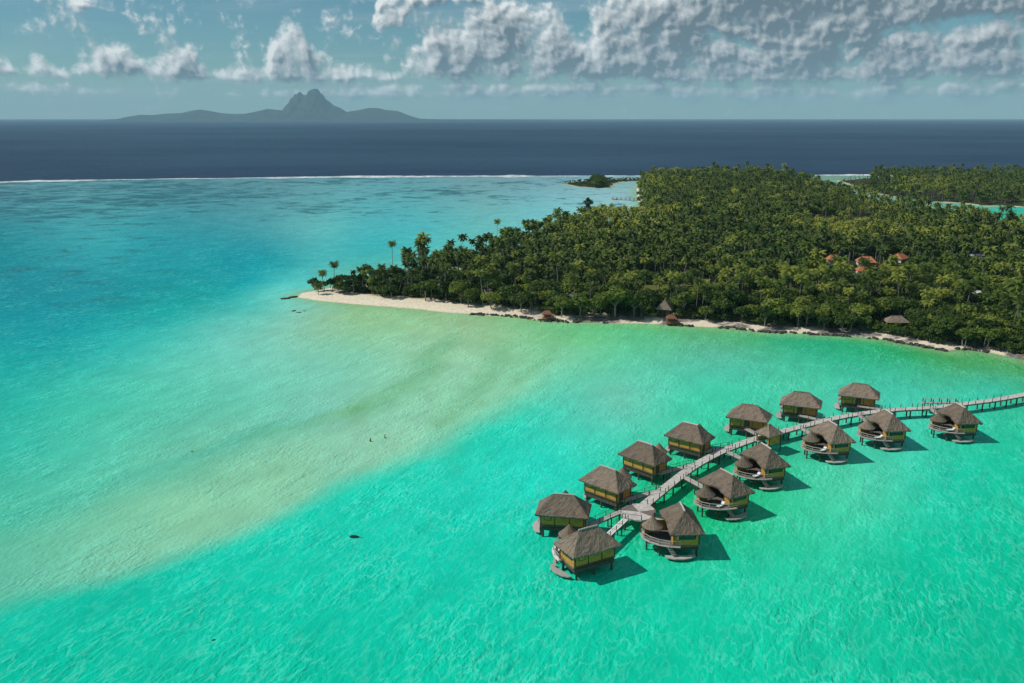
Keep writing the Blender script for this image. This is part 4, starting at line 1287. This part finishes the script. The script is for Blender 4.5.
def ribbon(mb, path, w, z0, z1):
    L_, R_ = [], []
    for i, p in enumerate(path):
        d = (path[min(i + 1, len(path) - 1)] - path[max(i - 1, 0)]); d.z = 0; d.normalize()
        n = Vector((-d.y, d.x, 0))
        L_.append(p + n * w); R_.append(p - n * w)
    m = len(path)
    vs = [(q.x, q.y, z0) for q in L_] + [(q.x, q.y, z0) for q in R_] + [(q.x, q.y, z1) for q in L_] + [(q.x, q.y, z1) for q in R_]
    fs = []
    for i in range(m - 1):
        fs += [(2 * m + i, 3 * m + i, 3 * m + i + 1, 2 * m + i + 1), (i, i + 1, m + i + 1, m + i), (i, 2 * m + i, 2 * m + i + 1, i + 1), (m + i, m + i + 1, 3 * m + i + 1, 3 * m + i)]
    fs += [(0, m, 3 * m, 2 * m), (m - 1, 3 * m - 1, 4 * m - 1, 2 * m - 1)]
    mb.add(vs, fs)
    return L_, R_
def plank_mat():
    m, nt = mat('boardwalk_planks')
    k = N(nt)
    pos = k.new('ShaderNodeNewGeometry').outputs['Position']
    n = k.noise(pos, 2.2, 4, .7); n2 = k.noise(pos, .35, 3, .6)
    c = k.mix(k.ramp(n, .35, .65), (.42, .39, .36), (.64, .61, .57))
    c = k.mix(k.ramp(n2, .45, .65, 0, .45), c, (.36, .325, .30))
    principled(k, c, .85, .15, bump(k, n, .5, .05))
    return m
M['planks'] = plank_mat()
path = catmull(cp)
bw = empty('boardwalk', (path[0].x, path[0].y, 0))
def child(mb, name, m, parent, smooth=False):
    """mesh given in world places, hung under a thing that stands elsewhere"""
    o = mb.build(name, m, parent, smooth)
    o.matrix_parent_inverse = Matrix.Translation(-parent.location) if parent.parent is None else Matrix()
    return o
mb = MB(); Lp, Rp = ribbon(mb, path, 1.0, Z0 - .16, Z0)
deck = child(mb, 'deck', M['planks'], bw)
mb = MB()
ribbon(mb, [p + (l - p) * .9 for p, l in zip(path, Lp)], .08, Z0 - .40, Z0 - .162); ribbon(mb, [p + (l - p) * .9 for p, l in zip(path, Rp)], .08, Z0 - .40, Z0 - .162)
child(mb, 'joist', M['timber_dark'], bw)
acc, nxt_p, nxt_q, npost, npile = 0, .6, 1.5, 0, 0
for i in range(1, len(path)):
    acc += (path[i] - path[i - 1]).length
    if acc > nxt_p and npost < 98:
        nxt_p += 2.55
        for s_ in (Lp, Rp):
            q = s_[i]; m_ = MB(); m_.tube([(q.x, q.y, Z0 - .3), (q.x, q.y, Z0 + .85)], .085, 5); child(m_, 'post', M['timber_dark'], bw); npost += 1
    if acc > nxt_q and npile < 90:
        nxt_q += 4.2
        for s_ in (Lp, Rp):
            q = path[i] + (s_[i] - path[i]) * .78; m_ = MB(); m_.tube([(q.x, q.y, -2), (q.x, q.y, Z0 - .4)], .17, 6); child(m_, 'pile', M['timber_dark'], bw); npile += 1
tag(bw, 'long curved plank boardwalk on stilts linking all the bungalows', 'boardwalk')

# round deck at the boardwalk's end
ctr = un(632, 512, Z0)
octo = [un(a, b, Z0) for a, b in ((618.5, 509.8), (631, 503.4), (648, 503.4), (655.5, 509.5), (654.5, 517.5), (641.5, 520.6), (624.5, 518.6))]
rd = empty('round_deck', (ctr.x, ctr.y, 0))
mb = MB(); mb.prism([(q.x, q.y) for q in octo][::-1], Z0 - .25, Z0 - .006); child(mb, 'deck', M['planks'], rd)
mid = sum(octo, Vector()) / len(octo)
for i, dark in enumerate((1, 0, 0, 1, 0, 0, 0)):
    if not dark: continue
    a, b = octo[i], octo[(i + 1) % len(octo)]
    k_ = .985
    mb = MB(); mb.prism([(q.x, q.y) for q in (mid + (a - mid) * k_, mid + (b - mid) * k_, mid)][::-1], Z0 - .006, Z0 + .012)
    child(mb, 'plank_panel', M['deck_brown'], rd)
for q in octo:
    q = mid + (q - mid) * .95
    m_ = MB(); m_.tube([(q.x, q.y, -2), (q.x, q.y, Z0 - .24)], .18, 6); child(m_, 'pile', M['timber_dark'], rd)
    m_ = MB(); m_.tube([(q.x, q.y, Z0 + .02), (q.x, q.y, Z0 + .9)], .08, 5); child(m_, 'post', M['timber_dark'], rd)
m_ = MB()
for i in (5, 6):
    a, b = mid + (octo[i] - mid) * .95, mid + (octo[(i + 1) % 7] - mid) * .95
    if i == 6: continue
    m_.tube([(a.x, a.y, Z0 + .85), (b.x, b.y, Z0 + .85)], .045, 4)
a, b = mid + (octo[0] - mid) * .95, mid + (octo[1] - mid) * .95
m_.tube([(a.x, a.y, Z0 + .85), (b.x, b.y, Z0 + .85)], .045, 4)
child(m_, 'railing', M['timber_dark'], rd)
tag(rd, 'many sided plank deck with brown wedges at the end of the boardwalk', 'deck')

# gangways
def gangway(a, b, w, lab, m='timber', skip_rail=False):
    a, b = Vector((a.x, a.y, 0)), Vector((b.x, b.y, 0))
    d = b - a; L = d.length
    root = empty('gangway', a, math.atan2(d.y, d.x))
    mb = MB(); mb.box((L / 2, 0, Z0 - .11), (L, w * 2, .14)); mb.build('deck', M[m], root)
    mb = MB()
    for s_ in (-1, 1): mb.box((L / 2, s_ * w * .85, Z0 - .28), (L, .12, .2))
    mb.build('joist', M['timber_dark'], root)
    n = max(2, int(L / 2.4) + 1)
    for i in range(n):
        x_ = .25 + (L - .5) * i / (n - 1)
        for s_ in (-1, 1):
            q = MB(); q.tube([(x_, s_ * w * .95, Z0 - .3), (x_, s_ * w * .95, Z0 + .85)], .07, 5); q.build('post', M['timber_dark'], root)
    mb = MB()
    for s_ in (-1, 1): mb.tube([(.25, s_ * w * .95, Z0 + .8), (L - .25, s_ * w * .95, Z0 + .8)], .04, 4)
    mb.build('railing', M['timber_dark'], root)
    n = max(1, int(L / 4))
    for i in range(n):
        x_ = L * (i + .7) / (n + .4)
        for s_ in (-1, 1):
            q = MB(); q.tube([(x_, s_ * w * .7, -2), (x_, s_ * w * .7, Z0 - .3)], .13, 6); q.build('pile', M['timber_dark'], root)
    tag(root, lab, 'gangway', 'gangways from the boardwalk to the bungalows')
def near_path(p):
    i = min(range(len(path)), key=lambda j: (path[j] - p).length)
    return i
def to_walk(nm, px_, lx, ly, lab, w=.62, m='timber'):
    q = un(*px_, Z0)
    i = near_path(q); c_ = path[i]
    e = local(nm, lx, ly)
    d = (Vector((c_.x, c_.y, 0)) - e).normalized()
    gangway(Vector((c_.x, c_.y, 0)) - d * 1.08, e, w, lab, m)
gangway(un(619.5, 511.5, Z0), local('A', -4.05, 1.2), .6, 'level pale gangway between the round deck and the bungalow left of it')
gangway(un(626, 518.2, Z0), local('H', -2.9, -2.25), .55, 'sunlit white gangway between the round deck and the nearest bungalow', 'white')
gangway(un(652, 518, Z0), local('I', -4.05, .2), .6, 'very short gangway from the round deck to the bungalow right of it')
to_walk('B', (664, 489.5), -4.05, .8, 'gangway from the boardwalk to the second far side bungalow')
to_walk('C', (699, 465), -4.05, .8, 'gangway from the boardwalk to the third far side bungalow')
to_walk('D', (738, 445), -4.05, .8, 'gangway from the boardwalk to the fourth far side bungalow')
to_walk('E', (764, 436), -.1, 2.45, 'gangway leading behind the boardwalk shelter to a door in the long side')
to_walk('F', (826, 420), -.1, 2.45, 'gangway to the door of the middle one of the three farthest bungalows')
to_walk('G', (886, 410.5), -.1, 2.45, 'gangway to the door of the bungalow farthest back')
to_walk('J', (683, 474.5), -4.05, -.5, 'gangway from the boardwalk to the second near side bungalow')
to_walk('K', (726, 451), -4.05, -.5, 'gangway from the boardwalk to the bungalow in front of the shelter')
to_walk('L', (797, 427), -4.05, -.5, 'gangway from the boardwalk to the fourth near side bungalow')
to_walk('M', (857, 414), -4.05, -.5, 'gangway from the boardwalk to the fifth near side bungalow')
to_walk('N', (930, 407.5), -4.05, -.5, 'gangway from the boardwalk to the last near side bungalow')

# mooring stage: spur beside the boardwalk
a, b = un(963, 402.2, Z0), un(921.5, 402.2, Z0)
d = b - a
ms = empty('mooring_stage', (a.x, a.y, 0), math.atan2(d.y, d.x)); L = d.length
mb = MB(); mb.box((L / 2 + .6, 0, Z0 - .11), (L - 1.2, 1.3, .14)); mb.build('deck', M['timber'], ms)
mb = MB(); mb.box((L * .72, -1.7 if False else 1.55, 1.3), (L * .5, 1.5, .12)); mb.build('lower_deck', M['orange_wood'], ms)
for i in range(5):
    for s_ in (-.55, .55):
        q = MB(); q.tube([(1.6 + i * (L - 2.2) / 4, s_, -2), (1.6 + i * (L - 2.2) / 4, s_, Z0 + .9)], .11, 6); q.build('pile', M['timber_dark'], ms)
mb = MB()
for s_ in (-.55,): mb.tube([(1.5, s_, Z0 + .82), (L - .3, s_, Z0 + .82)], .045, 4)
mb.build('railing', M['timber'], ms)
tag(ms, 'narrow timber mooring stage branching off the boardwalk above the last bungalow', 'mooring stage')

# shelter over the boardwalk
p = un(769.5, 437, Z0); i = near_path(p)
d = path[min(i + 3, len(path) - 1)] - path[i - 3]
c_ = path[i]
q = un(768.5, 441, Z0)
sh = empty('boardwalk_shelter', (q.x, q.y, 0), math.atan2(d.y, d.x))
rb = MB(); hip_roof(rb, -2.35, 2.35, 2.2, Z0 + 2.0, Z0 + 3.9, -.3, .3, .22, 8, 6, .08, 9); rf = rb.build('roof', M['thatch'], sh)
q = MB(); q.tube([(-.35, 0, Z0 + 3.88), (.35, 0, Z0 + 3.88)], .13, 6); q.build('ridge_cap', M['thatch'], rf)
for a in (-2.0, 2.0):
    for b in (-1.75, 1.75):
        q = MB(); q.tube([(a, b, -2), (a * .9, b, Z0 + 2.0)], .13, 6); q.build('post', M['timber_dark'], sh)
q = MB(); wall_run(q, (-1.95, -1.6), (1.95, -1.6), Z0 - .1, Z0 + 1.5); wall_run(q, (-1.95, 1.6), (1.95, 1.6), Z0 - .1, Z0 + .9); q.build('wall', M['bamboo'], sh)
q = MB(); q.box((0, -1.3, Z0 + .45), (3.6, .5, .08)); q.box((0, -1.3, Z0 + .2), (3.2, .3, .4)); q.build('bench', M['timber'], sh)
q = MB(); q.box((0, -1.34, Z0 - .1), (4.2, .6, .14)); q.box((0, 1.34, Z0 - .1), (4.2, .6, .14)); q.build('floor', M['timber'], sh)
tag(sh, 'small square thatched shelter at the near side of the boardwalk, halfway along it', 'shelter')

# ------------------------------------------------------------------ far mountain island
prof = np.array([(129, 118.4), (133, 114.6), (140, 113.5), (152, 113.8), (165, 112.4), (182, 111.5), (192, 109.2), (200, 108.2), (210, 109.6), (220, 111.5), (235, 112.6), (246, 112.4), (258, 110), (268, 107.6), (276, 108.2), (284, 109),
        (286.5, 104), (290, 101), (292, 96.5), (294.5, 95), (296, 92.6), (298, 92.9), (299.5, 91), (302, 91.4), (303.5, 93.6), (306, 94.6), (308, 93.4), (309.2, 90), (311.5, 89.2), (313.5, 88.2), (317, 87.6), (319.5, 88.6), (321, 92), (324, 94.2), (326.5, 98.6), (330, 100.6), (334, 104), (340, 106), (347, 110.4), (355, 109),
        (362, 108.2), (370, 106.2), (378, 106.8), (385, 108.6), (396, 109.2), (404, 112), (412, 115), (420, 117.2), (440, 117.8), (470, 118), (500, 118.1), (540, 118.4)], float)
D = 21000.0
mx_ = (prof[:, 0] - 512) / F * D * .972
mz_ = (119.3 - prof[:, 1]) / F * D * .96
gx = np.linspace(mx_[0] - 150, mx_[-1] + 200, 620); gy = np.linspace(-2600, 2600, 70)
GX, GY = np.meshgrid(gx, gy)
hh = np.interp(GX, mx_, mz_)
yw = 1500 + 500 * fbm(GX / 1400, GX * 0 + 2, 2, 4)
ridge = np.clip(1 - np.abs(GY + 500 * (fbm(GX / 1500, 0 * GX, 2, 12) - .5)) / yw, 0, 1)
n_ = fbm(GX / 420, GY / 420, 5, 33)
HZ = hh * (ridge ** .8) * (1 - .35 * (1 - ridge) * 1.0 + (n_ - .5) * .55 * (1 - ridge)) + (n_ - .5) * 24 * (hh > 120) * ridge ** 2 * .6
rav = np.abs(fbm(GX / 260 + GY / 900, GY / 1500, 4, 91) - .5) * 2
HZ = HZ * (1 - .30 * (1 - rav) ** 2 * np.clip((1 - ridge) * 2.2, 0, 1))
HZ = np.where(ridge <= 0, -30, HZ - 4)
def far_mat():
    m, nt = mat('forested_mountain')
    k = N(nt)
    pos = k.new('ShaderNodeNewGeometry').outputs['Position']
    n = k.noise(pos, 1 / 300, 5, .65)
    principled(k, k.mix(k.ramp(n, .35, .65), (.012, .026, .018), (.040, .052, .040)), .95, .05)
    return m
o = np_mesh('mountains', np.stack([GX.ravel(), GY.ravel() + D, HZ.ravel()], -1), grid_quads(70, 620), [far_mat()], smooth=False)
tag(o, 'hazy blue volcanic island with a twin peak on the horizon', 'mountain', kind='structure')

# ------------------------------------------------------------------ haze
hz = MB(); hz.box((0, 17500, 420), (72000, 49500, 0))
hz = MB(); X0, X1, Y0, Y1, ZB, ZT = -36000, 36000, -7000, 41500, -32.5, 860
hz.add([(X0, Y0, ZB), (X1, Y0, ZB), (X1, Y1, ZB), (X0, Y1, ZB), (X0, Y0, ZT), (X1, Y0, ZT), (X1, Y1, ZT), (X0, Y1, ZT)], [(3, 2, 1, 0), (4, 5, 6, 7), (0, 1, 5, 4), (1, 2, 6, 5), (2, 3, 7, 6), (3, 0, 4, 7)])
m, nt = mat('sea_haze'); k = N(nt)
pv_ = k.new('ShaderNodeVolumePrincipled')
pv_.inputs['Color'].default_value = (.52, .85, 1.0, 1)
pv_.inputs['Density'].default_value = 3.3e-5
pv_.inputs['Anisotropy'].default_value = 0.0
ou = k.new('ShaderNodeOutputMaterial'); k.link(pv_.outputs[0], ou.inputs['Volume'])
o = hz.build('haze', m); tag(o, 'thin blue sea haze over the horizon', 'haze', kind='stuff')

# ------------------------------------------------------------------ light
SUN_EL, SUN_AZ = R(46), R(-90)       # from the left of the view
sd_ = Vector((math.sin(SUN_AZ) * math.cos(SUN_EL), math.cos(SUN_AZ) * math.cos(SUN_EL) + .03, math.sin(SUN_EL)))
sl = bpy.data.lights.new('sun', 'SUN'); so = bpy.data.objects.new('sun', sl); COL.objects.link(so)
sl.energy = 3.75; sl.angle = R(.53); sl.color = (1, .95, .87)
so.rotation_euler = sd_.to_track_quat('Z', 'Y').to_euler()

W = bpy.data.worlds.new('World'); S.world = W; W.use_nodes = True
nt = W.node_tree; nt.nodes.clear(); k = N(nt)
sky = k.new('ShaderNodeTexSky', sky_type='NISHITA', sun_disc=False, sun_elevation=SUN_EL, sun_rotation=SUN_AZ % (2 * math.pi), altitude=0, air_density=1.0, dust_density=0, ozone_density=1.2)
# cumulus: density field over bearing (degrees right of the view's north) and height (degrees)
def deg_of(pu, pv):
    x_, y_ = (pu - 512) / F, (341.5 - pv) / F
    dx, dy, dz = x_, math.cos(TH) + y_ * math.sin(TH), -math.sin(TH) + y_ * math.cos(TH)
    return math.degrees(math.atan2(dx, dy)), math.degrees(math.atan2(dz, math.hypot(dx, dy)))
def cloud_group(gname, fine):
    grp = bpy.data.node_groups.new(gname, 'ShaderNodeTree')
    grp.interface.new_socket('Vector', in_out='INPUT', socket_type='NodeSocketVector')
    grp.interface.new_socket('Density', in_out='OUTPUT', socket_type='NodeSocketFloat')
    g_ = N(grp)
    gi = g_.new('NodeGroupInput'); go = g_.new('NodeGroupOutput')
    sep = g_.new('ShaderNodeSeparateXYZ'); g_.link(gi.outputs[0], sep.inputs[0])
    az, el = sep.outputs[0], sep.outputs[1]
    axn = g_.math('MULTIPLY_ADD', az, 1 / 72, .5)
    def curve(pts):
        """height in degrees over bearing; points are (bearing as pixel, height as pixel)"""
        n = g_.new('ShaderNodeFloatCurve'); cu = n.mapping.curves[0]
        q = sorted(((deg_of(a, 60)[0] / 72 + .5), (deg_of(512, b)[1] + 3) / 20) for a, b in pts)
        while len(cu.points) < len(q): cu.points.new(.5, .5)
        for p_, (a, b) in zip(cu.points, q): p_.location = (min(1, max(0, a)), min(1, max(0, b))); p_.handle_type = 'AUTO_CLAMPED'
        n.mapping.update(); g_.link(axn, n.inputs['Value'])
        return g_.math('MULTIPLY_ADD', n.outputs[0], 20, -3)
    def layer(top, base, st, sb, w):
        t = g_.math('MULTIPLY', g_.math('SUBTRACT', curve(top), el), 1 / st)
        q = g_.math('MULTIPLY', g_.math('SUBTRACT', el, curve(base)), 1 / sb)
        m_ = g_.math('MINIMUM', g_.math('MAXIMUM', g_.math('MINIMUM', t, q), -1.0), 1.0)
        return g_.math('MULTIPLY_ADD', m_, .62, w - .62)
    LAYERS = [
     ([(-300, 60), (-150, 50), (-60, 66), (0, 64), (22, 72), (38, 58), (60, 72), (88, 62), (108, 52), (126, 49), (148, 64), (168, 62), (184, 47), (200, 68), (238, 70), (262, 64), (273, 36), (290, 24), (305, 34), (316, 58), (330, 58), (345, 64), (365, 62), (388, 78),
       (405, 56), (430, 26), (460, 12), (500, 0), (540, 2), (562, 14), (578, 34), (598, 8), (640, -12), (690, 15), (740, 36), (790, 42), (830, 34), (880, 33), (930, 24), (952, 33), (985, 28), (1005, 20), (1060, 28), (1200, 50), (1400, 40)],
      [(-300, 80), (0, 80), (150, 82), (240, 84), (330, 85), (420, 78), (520, 80), (600, 80), (700, 86), (800, 86), (1024, 86), (1400, 84)], .9, .45, 1.0),
     ([(-300, 140), (560, 140), (585, 40), (620, 0), (660, -20), (740, -60), (1024, -90), (1400, -90)],
      [(-300, 60), (560, 60), (640, 34), (700, 34), (740, 46), (800, 54), (858, 54), (880, 38), (930, 30), (1024, 26), (1400, 25)], 1.2, .45, 1.25),
     ([(-300, 60), (30, 40), (46, 2), (62, -5), (74, 8), (96, 6), (112, 12), (135, 22), (150, 45), (360, 45), (378, 0), (395, -18), (470, -10), (500, 30), (540, 80), (1400, 80)],
      [(-300, 20), (46, 14), (80, 20), (130, 24), (360, 20), (384, 30), (402, 26), (415, 8), (460, 5), (1400, 5)], .55, .4, .9),
     ([(-300, 88), (0, 86), (200, 90), (400, 84), (600, 78), (800, 84), (1024, 80), (1400, 86)],
      [(-300, 100), (0, 98), (300, 101), (600, 103), (1024, 104), (1400, 100)], .6, .5, .80)]
    acc_ = None
    for L_ in LAYERS:
        q = layer(*L_)
        acc_ = q if acc_ is None else g_.math('MAXIMUM', acc_, q)
    def n2d(nt_, vec_, scale, det, rough, dist=0.0):
        n = nt_.new('ShaderNodeTexNoise', noise_dimensions='2D')
        for key, val in (('Scale', scale), ('Detail', det), ('Roughness', rough), ('Distortion', dist)): n.inputs[key].default_value = val
        nt_.link(vec_, n.inputs['Vector'])
        return n.outputs[0]
    n1 = g_.math('SUBTRACT', n2d(g_, gi.outputs[0], .47, fine, .585), .5)
    vor = g_.new('ShaderNodeTexVoronoi', feature='F1', voronoi_dimensions='2D'); vor.inputs['Scale'].default_value = 1.15
    vor.inputs['Detail'].default_value = 1.5 if fine > 4 else .5; vor.inputs['Roughness'].default_value = .5
    wv_ = g_.new('ShaderNodeVectorMath', operation='MULTIPLY_ADD')
    nc_ = g_.new('ShaderNodeTexNoise', noise_dimensions='2D'); nc_.inputs['Scale'].default_value = 1.6; nc_.inputs['Detail'].default_value = 3
    g_.link(gi.outputs[0], nc_.inputs['Vector'])
    g_.link(nc_.outputs['Color'], wv_.inputs[0]); wv_.inputs[1].default_value = (.9, .9, 0); g_.link(gi.outputs[0], wv_.inputs[2])
    g_.link(wv_.outputs[0], vor.inputs['Vector'])
    puff = g_.math('SUBTRACT', .42, vor.outputs['Distance'])
    den = g_.math('ADD', acc_, g_.math('ADD', g_.math('MULTIPLY', n1, 2.35), g_.math('MULTIPLY', puff, .62)))
    g_.link(den, go.inputs[0])
    return grp, n2d
grp, n2d = cloud_group('cloud_density', 8)
grp_low, _ = cloud_group('cloud_density_coarse', 2.6)

dirv = k.new('ShaderNodeTexCoord').outputs['Generated']
sp = k.new('ShaderNodeSeparateXYZ'); k.link(dirv, sp.inputs[0])
azw = k.math('MULTIPLY', k.math('ARCTAN2', sp.outputs[0], sp.outputs[1]), 180 / math.pi)
elw = k.math('MULTIPLY', k.math('ARCSINE', sp.outputs[2]), 180 / math.pi)
def vec(dx, dy):
    c_ = k.new('ShaderNodeCombineXYZ')
    k.link(k.math('ADD', azw, dx), c_.inputs[0]); k.link(k.math('ADD', elw, dy), c_.inputs[1])
    return c_.outputs[0]
def dens(dx, dy, g=None):
    q = k.new('ShaderNodeGroup'); q.node_tree = g or grp
    k.link(vec(dx, dy), q.inputs[0]); return q.outputs[0]
d0 = dens(0, 0)
l0, l1, l2, l3 = dens(0, 0, grp_low), dens(-.22, .22, grp_low), dens(-.5, .75, grp_low), dens(-.8, 1.7, grp_low)
cov = k.ramp(d0, -.12, .80)
pos0 = lambda q: k.math('MAXIMUM', q, 0.0)
od = k.math('ADD', k.math('MULTIPLY', pos0(l1), .35), k.math('ADD', k.math('MULTIPLY', pos0(l2), .55), k.math('MULTIPLY', pos0(l3), .60)))
tr_ = k.math('EXPONENT', k.math('MULTIPLY', od, -1.0))                       # what is left of the sun after the cloud above and to the left
rel = k.math('ADD', k.math('MULTIPLY', k.math('SUBTRACT', l0, l1), .68), k.math('MULTIPLY', k.math('SUBTRACT', d0, l0), .34))
lit = k.ramp(k.math('ADD', k.math('MULTIPLY', tr_, .95), rel), .05, .98, kind='LINEAR')
ccol = k.mix(lit, (.125, .175, .215), (.84, .87, .87))
# light fading of far cloud into the sky near the horizon
bg_sky = k.new('ShaderNodeMix', data_type='RGBA', blend_type='MULTIPLY'); bg_sky.inputs[0].default_value = 1
k.link(sky.outputs[0], bg_sky.inputs[6]); bg_sky.inputs[7].default_value = (.032, .054, .060, 1)
cir = n2d(k, k.mapping(vec(0, 0), (.05, .5, 1), (0, 0, R(6))), 1.0, 6, .6, .8)
cirf = k.math('MULTIPLY', k.ramp(cir, .45, .75), .28)
base = k.mix(cirf, bg_sky.outputs[2], (.45, .52, .55))
fade = k.ramp(elw, .25, 2.6, .35, 1.0)
c_all = k.mix(k.math('MULTIPLY', cov, fade), base, ccol)
bgn = k.new('ShaderNodeBackground'); k.link(c_all, bgn.inputs[0]); bgn.inputs[1].default_value = 1.0
wo = k.new('ShaderNodeOutputWorld'); k.link(bgn.outputs[0], wo.inputs[0])
W.cycles.sampling_method = 'MANUAL'; W.cycles.sample_map_resolution = 512

# ------------------------------------------------------------------ render settings
S.view_settings.view_transform = 'Standard'; S.view_settings.look = 'None'
S.view_settings.exposure = 0; S.view_settings.gamma = 1; S.view_settings.use_curve_mapping = False
S.render.engine = 'CYCLES'
cy = S.cycles
cy.max_bounces = 6; cy.diffuse_bounces = 2; cy.glossy_bounces = 2; cy.transmission_bounces = 3; cy.volume_bounces = 1; cy.transparent_max_bounces = 8
cy.use_denoising = True
try: cy.denoiser = 'OPENIMAGEDENOISE'
except Exception: pass
cy.sample_clamp_indirect = 4
